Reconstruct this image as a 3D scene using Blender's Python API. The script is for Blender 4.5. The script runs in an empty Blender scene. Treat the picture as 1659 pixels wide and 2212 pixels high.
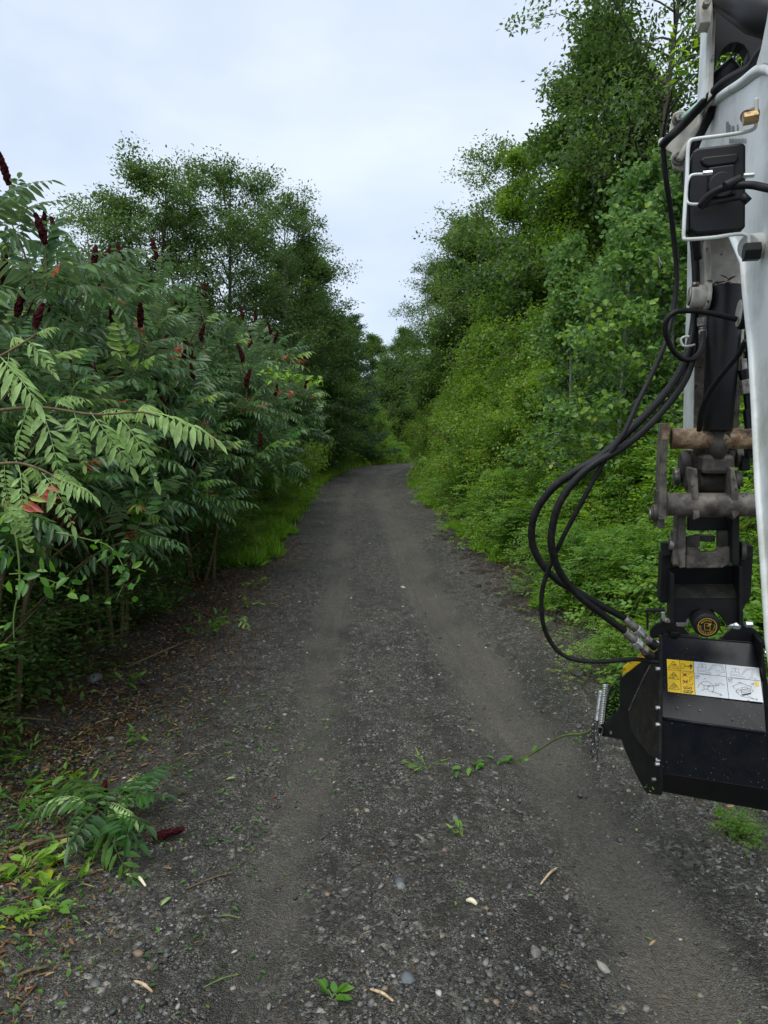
import bpy, math, random
import numpy as np
from mathutils import Vector, Matrix, Euler

S = bpy.context.scene
col = S.collection
PI = math.pi
# ------------------------------------------------------------------ camera, sky, sun, exposure
CAM_Z = 2.2
PITCH = math.radians(6.6)
F = 1536.0                      # focal length, in units of a picture 1659 x 2212
CX, CY = 829.5, 1106.0
cam = bpy.data.cameras.new('camera')
cam.sensor_fit = 'VERTICAL'
cam.sensor_height = 24.0
cam.lens = 24.0 * F / 2212.0
cam.clip_start = 0.05
cam.clip_end = 2000
co = bpy.data.objects.new('camera', cam)
co.location = (0, 0, CAM_Z)
co.rotation_euler = (PI / 2 - PITCH, 0, 0)
col.objects.link(co)
S.camera = co

SUN_EL, SUN_AZ = math.radians(62), math.radians(205)
w = bpy.data.worlds.new('World'); S.world = w; w.use_nodes = True
nt = w.node_tree; nt.nodes.clear()
def WN(t, **k):
    n = nt.nodes.new(t)
    for a, b in k.items(): setattr(n, a, b)
    return n
wo = WN('ShaderNodeOutputWorld'); add = WN('ShaderNodeAddShader')
b1 = WN('ShaderNodeBackground'); b2 = WN('ShaderNodeBackground')
sky = WN('ShaderNodeTexSky', sky_type='NISHITA', sun_disc=False)
sky.sun_elevation = SUN_EL; sky.sun_rotation = SUN_AZ
b1.inputs[1].default_value = 0.015
tc = WN('ShaderNodeTexCoord'); mp = WN('ShaderNodeMapping'); mp.inputs['Scale'].default_value = (1.6, 1.6, 3.2)
nz = WN('ShaderNodeTexNoise'); nz.inputs['Scale'].default_value = 1.5; nz.inputs['Detail'].default_value = 6; nz.inputs['Roughness'].default_value = .52
nz.inputs['Distortion'].default_value = .25
cr = WN('ShaderNodeValToRGB'); e = cr.color_ramp.elements
e[0].position = .32; e[0].color = (.59, .685, .835, 1)
e[1].position = .70; e[1].color = (.83, .915, .985, 1)
m_ = cr.color_ramp.elements.new(.5); m_.color = (.70, .79, .915, 1)
L = nt.links.new
L(tc.outputs['Generated'], mp.inputs['Vector']); L(mp.outputs[0], nz.inputs['Vector']); L(nz.outputs['Fac'], cr.inputs[0])
L(sky.outputs[0], b1.inputs[0]); L(cr.outputs[0], b2.inputs[0]); b2.inputs[1].default_value = .555
L(b1.outputs[0], add.inputs[0]); L(b2.outputs[0], add.inputs[1]); L(add.outputs[0], wo.inputs[0])
sun = bpy.data.lights.new('sun', 'SUN'); sun.energy = 1.5; sun.angle = math.radians(50); sun.color = (1, .97, .92)
so = bpy.data.objects.new('sun', sun); col.objects.link(so)
sd = Vector((math.sin(SUN_AZ) * math.cos(SUN_EL), math.cos(SUN_AZ) * math.cos(SUN_EL), math.sin(SUN_EL)))
so.rotation_euler = sd.to_track_quat('Z', 'Y').to_euler(); so.location = (0, 0, 30)
S.view_settings.view_transform = 'Standard'; S.view_settings.look = 'None'
S.view_settings.exposure = 0.85; S.view_settings.gamma = 1; S.view_settings.use_curve_mapping = False
S.cycles.max_bounces = 7; S.cycles.diffuse_bounces = 4; S.cycles.glossy_bounces = 3; S.cycles.transmission_bounces = 4
S.cycles.sample_clamp_indirect = 4.0
S.cycles.use_denoising = True

# ------------------------------------------------------------------ geometry helpers
CO = np.array([0, 0, CAM_Z])
cp, sp = math.cos(PITCH), math.sin(PITCH)
def ray(px, py):
    a = (px - CX) / F; b = -(py - CY) / F
    return np.array([a, cp + b * sp, -sp + b * cp])
TH = math.radians(14)
FW = np.array([math.sin(TH), math.cos(TH), 0.0])
RT = np.array([math.cos(TH), -math.sin(TH), 0.0])
UP = np.array([0, 0, 1.0])
def onplane(px, py, n, d):
    r = ray(px, py); n = np.asarray(n, float)
    return CO + r * ((d - CO @ n) / (r @ n))
def M(px, py, s): return onplane(px, py, FW, s)
def AT(px, py, Y): return onplane(px, py, (0, 1, 0), Y)
def pxm(s, n=1.0): return n * s / F * 1.0

class MB:
    def __init__(s): s.v = []; s.f = []; s.sm = []
    def _add(s, vs, fs, smooth=False):
        o = len(s.v); s.v += [tuple(map(float, p)) for p in vs]
        s.f += [tuple(i + o for i in f) for f in fs]; s.sm += [smooth] * len(fs)
        return s
    def prism(s, poly, off):
        off = np.asarray(off, float); n = len(poly)
        a = [np.asarray(p, float) for p in poly]; b = [p + off for p in a]
        fs = [tuple(range(n)), tuple(range(2 * n - 1, n - 1, -1))]
        fs += [(i, i + n, (i + 1) % n + n, (i + 1) % n) for i in range(n)]
        return s._add(a + b, fs)
    def box(s, c, sx, sy, sz, ax=None):
        X, Y_, Z = ax if ax else (np.array([1., 0, 0]), np.array([0, 1., 0]), np.array([0, 0, 1.]))
        c = np.asarray(c, float)
        vs = [c + X * sx * i / 2 + Y_ * sy * j / 2 + Z * sz * k / 2 for k in (-1, 1) for j in (-1, 1) for i in (-1, 1)]
        return s._add(vs, [(0, 2, 3, 1), (4, 5, 7, 6), (0, 1, 5, 4), (2, 6, 7, 3), (0, 4, 6, 2), (1, 3, 7, 5)])
    def tube(s, path, r, n=10, caps=True, smooth=True):
        P = [np.asarray(p, float) for p in path]; m = len(P)
        R = list(r) if hasattr(r, '__len__') else [r] * m
        T = []
        for i in range(m):
            t = P[min(i + 1, m - 1)] - P[max(i - 1, 0)]; T.append(t / (np.linalg.norm(t) + 1e-9))
        a = np.cross(T[0], [0, 0, 1.]);
        if np.linalg.norm(a) < .1: a = np.cross(T[0], [1., 0, 0])
        a /= np.linalg.norm(a); vs = []; fs = []
        for i in range(m):
            a = a - T[i] * (a @ T[i]); a /= np.linalg.norm(a); b = np.cross(T[i], a)
            for k in range(n):
                q = 2 * PI * k / n; vs.append(P[i] + R[i] * (a * math.cos(q) + b * math.sin(q)))
        for i in range(m - 1):
            for k in range(n):
                fs.append((i * n + k, i * n + (k + 1) % n, (i + 1) * n + (k + 1) % n, (i + 1) * n + k))
        s._add(vs, fs, smooth)
        if caps:
            o = len(s.v) - len(vs)
            s.f.append(tuple(o + k for k in range(n - 1, -1, -1))); s.sm.append(False)
            s.f.append(tuple(o + (m - 1) * n + k for k in range(n))); s.sm.append(False)
        return s
    def mesh(s, name, mat):
        me = bpy.data.meshes.new(name); me.from_pydata(s.v, [], s.f)
        me.polygons.foreach_set('use_smooth', s.sm)
        if mat: me.materials.append(mat)
        me.update(); return me
    def build(s, name, mat, parent=None, bevel=0, **kw):
        # recentre on the object's own origin
        V = np.array(s.v); c = V.mean(0)
        s.v = [tuple(p) for p in (V - c)]
        o = bpy.data.objects.new(name, s.mesh(name, mat)); col.objects.link(o)
        o.location = c
        if parent is not None:
            o.parent = parent; o.matrix_parent_inverse = parent_inv(parent)
        if bevel:
            b = o.modifiers.new('edge', 'BEVEL'); b.width = bevel; b.segments = 2; b.limit_method = 'ANGLE'; b.angle_limit = .6
        tag(o, **kw); return o
def parent_inv(p):
    m = Matrix.Translation(p.location) if p.parent is None else (Matrix.Translation(p.location))
    return m.inverted()
def tag(o, label=None, cat=None, group=None, kind=None):
    if label: o['label'] = label
    if cat: o['category'] = cat
    if group: o['group'] = group
    if kind: o['kind'] = kind
    return o
def empty(name, loc, label, cat, group=None):
    o = bpy.data.objects.new(name, None); col.objects.link(o); o.location = loc; o.empty_display_size = .1
    return tag(o, label, cat, group)
def spline(pts, n=8):
    P = [np.asarray(p, float) for p in pts]
    P = [2 * P[0] - P[1]] + P + [2 * P[-1] - P[-2]]
    out = []
    for i in range(1, len(P) - 2):
        for k in range(n):
            t = k / n; a, b, c, d = P[i - 1], P[i], P[i + 1], P[i + 2]
            out.append(.5 * (2 * b + (c - a) * t + (2 * a - 5 * b + 4 * c - d) * t * t + (3 * b - a - 3 * c + d) * t ** 3))
    out.append(P[-2]); return out

def npmesh(name, V, Fc, mat, tone=None, smooth=False):
    """V (n,3), Fc list of index arrays (each (m,k))"""
    me = bpy.data.meshes.new(name)
    V = np.ascontiguousarray(V, dtype=np.float32)
    me.vertices.add(len(V)); me.vertices.foreach_set('co', V.ravel())
    loops = np.concatenate([f.ravel() for f in Fc]).astype(np.int32)
    tot = np.concatenate([np.full(len(f), f.shape[1]) for f in Fc]).astype(np.int32)
    st = np.concatenate([[0], np.cumsum(tot)[:-1]]).astype(np.int32)
    me.loops.add(len(loops)); me.loops.foreach_set('vertex_index', loops)
    me.polygons.add(len(tot)); me.polygons.foreach_set('loop_start', st); me.polygons.foreach_set('loop_total', tot)
    if smooth: me.polygons.foreach_set('use_smooth', np.ones(len(tot), bool))
    me.update(calc_edges=True)
    if tone is not None:
        at = me.attributes.new('tone', 'FLOAT', 'POINT'); at.data.foreach_set('value', np.ascontiguousarray(tone, dtype=np.float32))
    if mat: me.materials.append(mat)
    return me
def nrm(a): return a / (np.linalg.norm(a, axis=-1, keepdims=True) + 1e-9)
def leaves_np(P, D, N, Ln, W, tone, fold=.18, hexa=False, droop=.0):
    """leaf blades: P base, D axis, N normal (made perpendicular); returns V, [faces], tone"""
    n = len(P); D = nrm(D); N = nrm(N - D * (N * D).sum(1, keepdims=True)); B = np.cross(N, D)
    Ln = np.asarray(Ln).reshape(-1, 1) * np.ones((n, 1)); W = np.asarray(W).reshape(-1, 1) * np.ones((n, 1))
    tip = P + D * Ln - N * Ln * droop
    if not hexa:
        l = P + D * Ln * .45 + B * W / 2 + N * W * fold; r = P + D * Ln * .45 - B * W / 2 + N * W * fold
        V = np.stack([P, r, tip, l], 1).reshape(-1, 3); i = np.arange(n)[:, None] * 4
        return V, [np.concatenate([i + [[0, 1, 2]], i + [[0, 2, 3]]])], np.repeat(tone, 4)
    q = [(.28, .85, .25), (.66, .80, .55)]
    pts = [P]
    for t, ww, _ in q: pts.append(P + D * Ln * t - B * W / 2 * ww + N * (W * fold - Ln * droop * t * t))
    pts.append(tip)
    for t, ww, _ in q[::-1]: pts.append(P + D * Ln * t + B * W / 2 * ww + N * (W * fold - Ln * droop * t * t))
    V = np.stack(pts, 1).reshape(-1, 3); i = np.arange(n)[:, None] * 6
    return V, [np.concatenate([i + [[0, 1, 2, 3]], i + [[0, 3, 4, 5]]])], np.repeat(tone, 6)
def join_np(parts):
    V = []; Fc = {}; T = []; o = 0
    for v, fs, t in parts:
        for f in fs: Fc.setdefault(f.shape[1], []).append(f + o)
        V.append(v); T.append(t if t is not None else np.zeros(len(v))); o += len(v)
    return np.concatenate(V), [np.concatenate(x) for x in Fc.values()], np.concatenate(T)

# ------------------------------------------------------------------ materials
def mat(name):
    m = bpy.data.materials.new(name); m.use_nodes = True; t = m.node_tree; t.nodes.clear()
    out = t.nodes.new('ShaderNodeOutputMaterial')
    def N(ty, **k):
        n = t.nodes.new(ty)
        for a, b in k.items():
            if a.startswith('i_'): n.inputs[a[2:].replace('_', ' ')].default_value = b
            else: setattr(n, a, b)
        return n
    return m, t, N, t.links.new, out
def ramp(N, stops, interp='LINEAR'):
    r = N('ShaderNodeValToRGB'); r.color_ramp.interpolation = interp
    el = r.color_ramp.elements
    el[0].position, el[0].color = stops[0][0], (*stops[0][1], 1)
    el[1].position, el[1].color = stops[-1][0], (*stops[-1][1], 1)
    for p, c in stops[1:-1]: x = el.new(p); x.color = (*c, 1)
    return r
def leafmat(name, stops, back=None, rough=.42, trans=.35, spec=.4, spots=0, gain=1.0):
    m, t, N, K, out = mat(name)
    a = N('ShaderNodeAttribute', attribute_name='tone'); oi = N('ShaderNodeObjectInfo')
    ad = N('ShaderNodeMath', operation='MULTIPLY_ADD'); ad.inputs[1].default_value = .34; K(oi.outputs['Random'], ad.inputs[0]); K(a.outputs['Fac'], ad.inputs[2])
    sb = N('ShaderNodeMath', operation='SUBTRACT'); sb.inputs[1].default_value = .15; K(ad.outputs[0], sb.inputs[0])
    r = ramp(N, [(p_, tuple(v * gain for v in c_)) for p_, c_ in stops]); K(sb.outputs[0], r.inputs[0])
    c = r.outputs[0]
    if spots:
        tcn = N('ShaderNodeTexCoord'); n1 = N('ShaderNodeTexNoise', i_Scale=spots, i_Detail=3.0); K(tcn.outputs['Object'], n1.inputs['Vector'])
        rr = ramp(N, [(.35, (.72, .72, .72)), (.65, (1.2, 1.2, 1.2))]); K(n1.outputs['Fac'], rr.inputs[0])
        mx = N('ShaderNodeMix', data_type='RGBA', blend_type='MULTIPLY'); mx.inputs[0].default_value = 1
        K(c, mx.inputs[6]); K(rr.outputs[0], mx.inputs[7]); c = mx.outputs[2]
    if back:
        g = N('ShaderNodeNewGeometry'); mb = N('ShaderNodeMix', data_type='RGBA'); K(g.outputs['Backfacing'], mb.inputs[0])
        K(c, mb.inputs[6]); mb.inputs[7].default_value = (*back, 1); c = mb.outputs[2]
    p = N('ShaderNodeBsdfPrincipled', i_Roughness=rough); p.inputs['Specular IOR Level'].default_value = spec
    K(c, p.inputs['Base Color'])
    tr = N('ShaderNodeBsdfTranslucent'); hs = N('ShaderNodeHueSaturation', i_Hue=.48, i_Saturation=1.12, i_Value=2.1); K(c, hs.inputs['Color']); K(hs.outputs[0], tr.inputs[0])
    ms = N('ShaderNodeMixShader'); ms.inputs[0].default_value = trans
    K(p.outputs[0], ms.inputs[1]); K(tr.outputs[0], ms.inputs[2]); K(ms.outputs[0], out.inputs[0])
    return m
Y1 = (.24, .20, .03)
mL = {
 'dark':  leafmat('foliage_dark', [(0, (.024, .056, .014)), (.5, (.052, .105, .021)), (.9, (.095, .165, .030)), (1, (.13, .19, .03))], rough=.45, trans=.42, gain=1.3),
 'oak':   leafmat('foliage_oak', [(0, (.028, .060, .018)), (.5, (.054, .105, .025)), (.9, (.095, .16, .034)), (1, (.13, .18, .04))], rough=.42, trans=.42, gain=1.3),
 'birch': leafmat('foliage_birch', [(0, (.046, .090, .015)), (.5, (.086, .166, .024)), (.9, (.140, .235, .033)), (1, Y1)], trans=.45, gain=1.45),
 'aspen': leafmat('foliage_aspen', [(0, (.045, .105, .018)), (.5, (.090, .180, .027)), (.85, (.165, .265, .035)), (1, (.28, .32, .04))], rough=.36, back=(.10, .19, .07), trans=.42, gain=1.28),
 'bramble': leafmat('foliage_bramble', [(0, (.034, .082, .012)), (.5, (.086, .182, .024)), (.85, (.17, .285, .036)), (1, (.30, .31, .045))], rough=.42, trans=.42, gain=1.3),
 'sumac': leafmat('foliage_sumac', [(0, (.010, .040, .008)), (.5, (.028, .088, .013)), (.8, (.075, .16, .022)), (.985, (.17, .26, .03)), (1, (.30, .05, .02))], back=(.11, .18, .08), rough=.32, trans=.26, spots=14, spec=.48, gain=1.22),
 'pine':  leafmat('foliage_pine', [(0, (.018, .052, .024)), (.6, (.032, .080, .034)), (1, (.05, .10, .03))], rough=.5, trans=.2),
 'grass': leafmat('grass_green', [(0, (.055, .12, .016)), (.5, (.11, .23, .022)), (.9, (.18, .31, .035)), (1, (.22, .24, .06))], rough=.45, gain=1.3),
 'ivy':   leafmat('foliage_vine', [(0, (.035, .11, .018)), (.5, (.07, .20, .028)), (1, (.15, .30, .035))], rough=.35),
 'yellow': leafmat('leaf_yellow', [(0, (.20, .30, .02)), (1, (.45, .48, .03))], rough=.4),
 'red': leafmat('leaf_red', [(0, (.25, .03, .015)), (1, (.42, .07, .02))], rough=.4),
 'litter': leafmat('fallen_leaf', [(0, (.035, .018, .010)), (.35, (.085, .042, .018)), (.6, (.16, .075, .025)), (.8, (.26, .15, .055)), (.93, (.34, .26, .12)), (1, (.06, .14, .03))], rough=.5, trans=.12),
 'pale': leafmat('leaf_pale', [(0, (.15, .27, .07)), (1, (.38, .54, .22))], rough=.5, trans=.3, spots=20),
}
def barkmat(name, c1, c2, scale=14):
    m, t, N, K, out = mat(name); tcn = N('ShaderNodeTexCoord'); mpn = N('ShaderNodeMapping'); mpn.inputs['Scale'].default_value = (1, 1, .25)
    n = N('ShaderNodeTexNoise', i_Scale=float(scale), i_Detail=5.0); K(tcn.outputs['Object'], mpn.inputs[0]); K(mpn.outputs[0], n.inputs['Vector'])
    r = ramp(N, [(.35, c1), (.65, c2)]); K(n.outputs['Fac'], r.inputs[0])
    p = N('ShaderNodeBsdfPrincipled', i_Roughness=.75); K(r.outputs[0], p.inputs['Base Color'])
    b = N('ShaderNodeBump', i_Strength=.5, i_Distance=.02); K(n.outputs['Fac'], b.inputs['Height']); K(b.outputs[0], p.inputs['Normal']); K(p.outputs[0], out.inputs[0])
    return m
mBark = barkmat('bark_brown', (.045, .035, .028), (.11, .09, .075))
mPaleBark = barkmat('bark_pale', (.16, .16, .145), (.34, .34, .31), 22)
mTwig = barkmat('twig_brown', (.07, .05, .025), (.15, .11, .05), 40)
mStemRed = barkmat('stem_reddish', (.06, .04, .02), (.13, .10, .04), 40)
mStemGreen = barkmat('stem_green', (.07, .13, .02), (.14, .20, .04), 40)

def metal_mat(name, base, dirt, amount=.5, rough=.4, metallic=0.0, scale=9, rust=None, bump=.15, fleck=0, spec=.5):
    m, t, N, K, out = mat(name); tcn = N('ShaderNodeTexCoord'); g = N('ShaderNodeNewGeometry')
    n = N('ShaderNodeTexNoise', i_Scale=float(scale), i_Detail=8.0, i_Roughness=.65); K(g.outputs['Position'], n.inputs['Vector'])
    r = ramp(N, [(amount - .08, dirt), (amount + .10, base)]); K(n.outputs['Fac'], r.inputs[0]); c = r.outputs[0]
    if rust:
        n2 = N('ShaderNodeTexNoise', i_Scale=scale * 3.3, i_Detail=6.0, i_Roughness=.7); K(g.outputs['Position'], n2.inputs['Vector'])
        r2 = ramp(N, [(rust[1], (0, 0, 0)), (rust[1] + .05, (1, 1, 1))]); K(n2.outputs['Fac'], r2.inputs[0])
        mx = N('ShaderNodeMix', data_type='RGBA'); K(r2.outputs[0], mx.inputs[0]); K(c, mx.inputs[6]); mx.inputs[7].default_value = (*rust[0], 1); c = mx.outputs[2]
    if fleck:
        v = N('ShaderNodeTexVoronoi', i_Scale=70.0); K(g.outputs['Position'], v.inputs['Vector'])
        r3 = ramp(N, [(fleck, (1, 1, 1)), (fleck + .03, (0, 0, 0))]); K(v.outputs['Distance'], r3.inputs[0])
        n3 = N('ShaderNodeTexNoise', i_Scale=7.0); K(g.outputs['Position'], n3.inputs['Vector'])
        r4 = ramp(N, [(.48, (0, 0, 0)), (.62, (1, 1, 1))]); K(n3.outputs['Fac'], r4.inputs[0])
        mm = N('ShaderNodeMath', operation='MULTIPLY'); K(r3.outputs[0], mm.inputs[0]); K(r4.outputs[0], mm.inputs[1])
        mx = N('ShaderNodeMix', data_type='RGBA'); K(mm.outputs[0], mx.inputs[0]); K(c, mx.inputs[6]); mx.inputs[7].default_value = (.22, .25, .17, 1); c = mx.outputs[2]
    p = N('ShaderNodeBsdfPrincipled', i_Metallic=metallic); K(c, p.inputs['Base Color']); p.inputs['Specular IOR Level'].default_value = spec
    rr = N('ShaderNodeMapRange'); rr.inputs['To Min'].default_value = rough + .2; rr.inputs['To Max'].default_value = max(.05, rough - .12); K(n.outputs['Fac'], rr.inputs[0]); K(rr.outputs[0], p.inputs['Roughness'])
    b = N('ShaderNodeBump', i_Strength=bump, i_Distance=.004); K(n.outputs['Fac'], b.inputs['Height']); K(b.outputs[0], p.inputs['Normal']); K(p.outputs[0], out.inputs[0])
    return m
mWhite = metal_mat('paint_white', (.72, .75, .73), (.44, .45, .38), .43, .30, scale=4, rust=((.16, .12, .08), .69), bump=.05)
mWhiteDirty = metal_mat('paint_white_dirty', (.60, .58, .52), (.36, .33, .27), .44, .45, scale=7, rust=((.04, .03, .02), .63))
mGrimy = metal_mat('grimy_steel', (.085, .075, .06), (.035, .03, .025), .5, .55, scale=11, rust=((.16, .12, .075), .62), bump=.5)
mRust = metal_mat('rusty_pin_steel', (.50, .37, .22), (.17, .10, .055), .50, .5, scale=16, rust=((.045, .03, .022), .58), bump=.5, metallic=.15)
mGrimeTube = metal_mat('worn_tube_steel', (.17, .15, .12), (.05, .042, .034), .48, .5, scale=14, rust=((.02, .018, .015), .58), bump=.5)
mBlack = metal_mat('paint_black', (.006, .008, .012), (.011, .012, .013), .5, .24, scale=8, bump=.06, fleck=.085, spec=.20)
mBlackMatt = metal_mat('paint_black_matt', (.004, .0045, .006), (.009, .009, .009), .5, .42, scale=8, bump=.15, spec=.3)
mBlackDusty = metal_mat('paint_black_dusty', (.012, .012, .011), (.024, .023, .018), .48, .45, scale=20, bump=.5, fleck=.08, spec=.3)
mPlastic = metal_mat('black_plastic', (.007, .008, .010), (.011, .011, .012), .5, .42, scale=6, bump=.05, spec=.3)
mRubber = metal_mat('hose_rubber', (.007, .007, .008), (.017, .016, .015), .42, .48, scale=30, bump=.35, spec=.3)
mZinc = metal_mat('zinc_steel', (.62, .64, .63), (.38, .38, .36), .42, .3, metallic=.8, scale=40)
mZincDirty = metal_mat('zinc_steel_dirty', (.35, .34, .31), (.12, .11, .09), .5, .4, metallic=.6, scale=30)
mChain = metal_mat('chain_steel', (.30, .30, .29), (.10, .10, .095), .5, .3, metallic=.85, scale=40)
mYellow = metal_mat('sticker_yellow', (.72, .46, .012), (.62, .38, .012), .3, .35, scale=20, bump=0)
mYellowDirty = metal_mat('sticker_yellow_dirty', (.70, .45, .012), (.07, .05, .02), .42, .4, scale=26, bump=.1)
mSticker = metal_mat('sticker_white', (.62, .64, .64), (.50, .52, .50), .36, .35, scale=16, bump=0)
mInk = metal_mat('ink_black', (.012, .012, .014), (.02, .02, .02), .5, .5, bump=0)
mInkGrey = metal_mat('ink_grey', (.16, .17, .19), (.20, .21, .22), .5, .5, bump=0)
mInkRed = metal_mat('ink_red', (.42, .04, .02), (.35, .04, .02), .5, .5, bump=0)
mInkYellow = metal_mat('ink_yellow', (.55, .36, .02), (.5, .3, .02), .5, .4, bump=0)
mFruit = metal_mat('fruit_dark_red', (.050, .007, .008), (.016, .003, .003), .5, .85, scale=40, bump=.8, spec=.1)
mWoodPale = metal_mat('split_wood', (.55, .45, .28), (.35, .22, .11), .48, .6, scale=40, bump=.3)
mWoodWhite = metal_mat('split_wood_white', (.72, .66, .48), (.55, .47, .30), .42, .6, scale=40, bump=.3)

def ground_mat(name, road):
    m, t, N, K, out = mat(name); g = N('ShaderNodeNewGeometry'); P = g.outputs['Position']
    def vor(scale, feat='F1'):
        v = N('ShaderNodeTexVoronoi', feature=feat, i_Scale=float(scale)); K(P, v.inputs['Vector']); return v
    def noise(sc, d=4.0, ro=.55):
        n = N('ShaderNodeTexNoise', i_Scale=float(sc), i_Detail=d, i_Roughness=ro); K(P, n.inputs['Vector']); return n
    def mix(f, a, b, bt='MIX'):
        x = N('ShaderNodeMix', data_type='RGBA', blend_type=bt)
        for s_, v in ((0, f), (6, a), (7, b)):
            if hasattr(v, 'is_output') or hasattr(v, 'links'): K(v, x.inputs[s_])
            elif s_ == 0: x.inputs[0].default_value = v
            else: x.inputs[s_].default_value = (*v, 1)
        return x.outputs[2]
    v1 = vor(55); v2 = vor(130)
    stones = [(0, (.012, .012, .011)), (.3, (.040, .038, .033)), (.55, (.078, .074, .063)), (.8, (.13, .123, .105)), (.93, (.20, .19, .16)), (1, (.34, .32, .27))]
    s1 = ramp(N, stones); s2 = ramp(N, stones)
    sp1 = N('ShaderNodeSeparateColor'); K(v1.outputs['Color'], sp1.inputs[0]); K(sp1.outputs[0], s1.inputs[0])
    sp2 = N('ShaderNodeSeparateColor'); K(v2.outputs['Color'], sp2.inputs[0]); K(sp2.outputs[1], s2.inputs[0])
    nb = noise(2.2, 5); nf = noise(60, 3)
    soil = ramp(N, [(.3, (.020, .018, .0145)), (.7, (.068, .060, .048))]); K(nf.outputs['Fac'], soil.inputs[0])
    gf = ramp(N, [(.42, (0, 0, 0)), (.60, (1, 1, 1))]); K(nb.outputs['Fac'], gf.inputs[0])
    c = mix(gf.outputs[0], s2.outputs[0], s1.outputs[0])
    k2 = noise(9, 4); kf = ramp(N, [(.38, (0, 0, 0)), (.62, (.85, .85, .85))]); K(k2.outputs['Fac'], kf.inputs[0])
    c = mix(kf.outputs[0], c, soil.outputs[0])
    if road:
        a = N('ShaderNodeAttribute', attribute_name='tone')
        mud = ramp(N, [(.28, (.050, .045, .036)), (.5, (.100, .092, .077)), (.75, (.145, .134, .113))]); K(noise(45, 6, .7).outputs['Fac'], mud.inputs[0])
        n5 = noise(1.7, 7, .7); ad = N('ShaderNodeMath', operation='MULTIPLY_ADD'); ad.inputs[1].default_value = .85; K(n5.outputs['Fac'], ad.inputs[0]); K(a.outputs['Fac'], ad.inputs[2])
        mf = ramp(N, [(.62, (0, 0, 0)), (.92, (.95, .95, .95))]); K(ad.outputs[0], mf.inputs[0])
        c = mix(mf.outputs[0], c, mud.outputs[0]); mfo = mf.outputs[0]
        # pale grit
        vg = vor(210); rg = ramp(N, [(.16, (1, 1, 1)), (.22, (0, 0, 0))]); K(vg.outputs['Distance'], rg.inputs[0])
        sg = N('ShaderNodeSeparateColor'); K(vg.outputs['Color'], sg.inputs[0]); rr = ramp(N, [(.80, (0, 0, 0)), (.84, (.8, .8, .8))]); K(sg.outputs[2], rr.inputs[0])
        mm = N('ShaderNodeMath', operation='MULTIPLY'); K(rg.outputs[0], mm.inputs[0]); K(rr.outputs[0], mm.inputs[1])
        c = mix(mm.outputs[0], c, (.36, .34, .30))
    else:
        lit = ramp(N, [(0, (.020, .014, .010)), (.5, (.045, .028, .016)), (.85, (.10, .055, .025)), (1, (.17, .11, .05))])
        v3 = vor(38); s3 = N('ShaderNodeSeparateColor'); K(v3.outputs['Color'], s3.inputs[0]); K(s3.outputs[0], lit.inputs[0])
        lf = ramp(N, [(.45, (0, 0, 0)), (.55, (1, 1, 1))]); K(noise(1.3, 5).outputs['Fac'], lf.inputs[0])
        c = mix(lf.outputs[0], c, lit.outputs[0])
    dp = N('ShaderNodeMapping'); dp.inputs['Scale'].default_value = (1.6, .55, 1); K(P, dp.inputs[0]); dn = N('ShaderNodeTexNoise', i_Scale=1.1, i_Detail=7.0, i_Roughness=.62); K(dp.outputs[0], dn.inputs['Vector'])
    dr_ = ramp(N, [(.34, (.66, .66, .67)), (.50, (1.02, 1.02, 1.0)), (.68, (1.22, 1.20, 1.16))]); K(dn.outputs['Fac'], dr_.inputs[0]); c = mix(1.0, c, dr_.outputs[0], 'MULTIPLY')
    p = N('ShaderNodeBsdfPrincipled'); K(c, p.inputs['Base Color'])
    rr_ = N('ShaderNodeMapRange'); rr_.inputs['From Min'].default_value = .36; rr_.inputs['From Max'].default_value = .55; rr_.inputs['To Min'].default_value = .38; rr_.inputs['To Max'].default_value = .66; K(dn.outputs['Fac'], rr_.inputs[0]); K(rr_.outputs[0], p.inputs['Roughness'])
    p.inputs['Specular IOR Level'].default_value = .3
    hh = N('ShaderNodeMath', operation='ADD'); K(v1.outputs['Distance'], hh.inputs[0]); K(v2.outputs['Distance'], hh.inputs[1])
    b = N('ShaderNodeBump', i_Distance=.012, invert=True); b.inputs['Strength'].default_value = 1.0
    K(hh.outputs[0], b.inputs['Height']); K(b.outputs[0], p.inputs['Normal']); K(p.outputs[0], out.inputs[0])
    return m
mRoad = ground_mat('gravel_and_mud', True); mSoil = ground_mat('soil_and_litter', False)
mm_, t_, N_, K_, o_ = mat('loose_stone')
a_ = N_('ShaderNodeAttribute', attribute_name='tone'); r_ = ramp(N_, [(0, (.012, .012, .012)), (.3, (.036, .036, .035)), (.6, (.078, .077, .072)), (.8, (.12, .118, .108)), (.92, (.17, .165, .145)), (.96, (.18, .13, .08)), (.985, (.24, .23, .20)), (1, (.42, .39, .33))]); K_(a_.outputs['Fac'], r_.inputs[0])
g_ = N_('ShaderNodeNewGeometry'); n_ = N_('ShaderNodeTexNoise', i_Scale=90.0, i_Detail=4.0); K_(g_.outputs['Position'], n_.inputs['Vector'])
x_ = N_('ShaderNodeMix', data_type='RGBA', blend_type='OVERLAY'); x_.inputs[0].default_value = .5; K_(r_.outputs[0], x_.inputs[6]); K_(n_.outputs['Fac'], x_.inputs[7])
p_ = N_('ShaderNodeBsdfPrincipled', i_Roughness=.5); K_(x_.outputs[2], p_.inputs['Base Color']); K_(p_.outputs[0], o_.inputs[0])
mStone = mm_
def stone_single(name, c):
    return metal_mat(name, c, tuple(v * .6 for v in c), .45, .55, scale=30, bump=.4)

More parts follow.
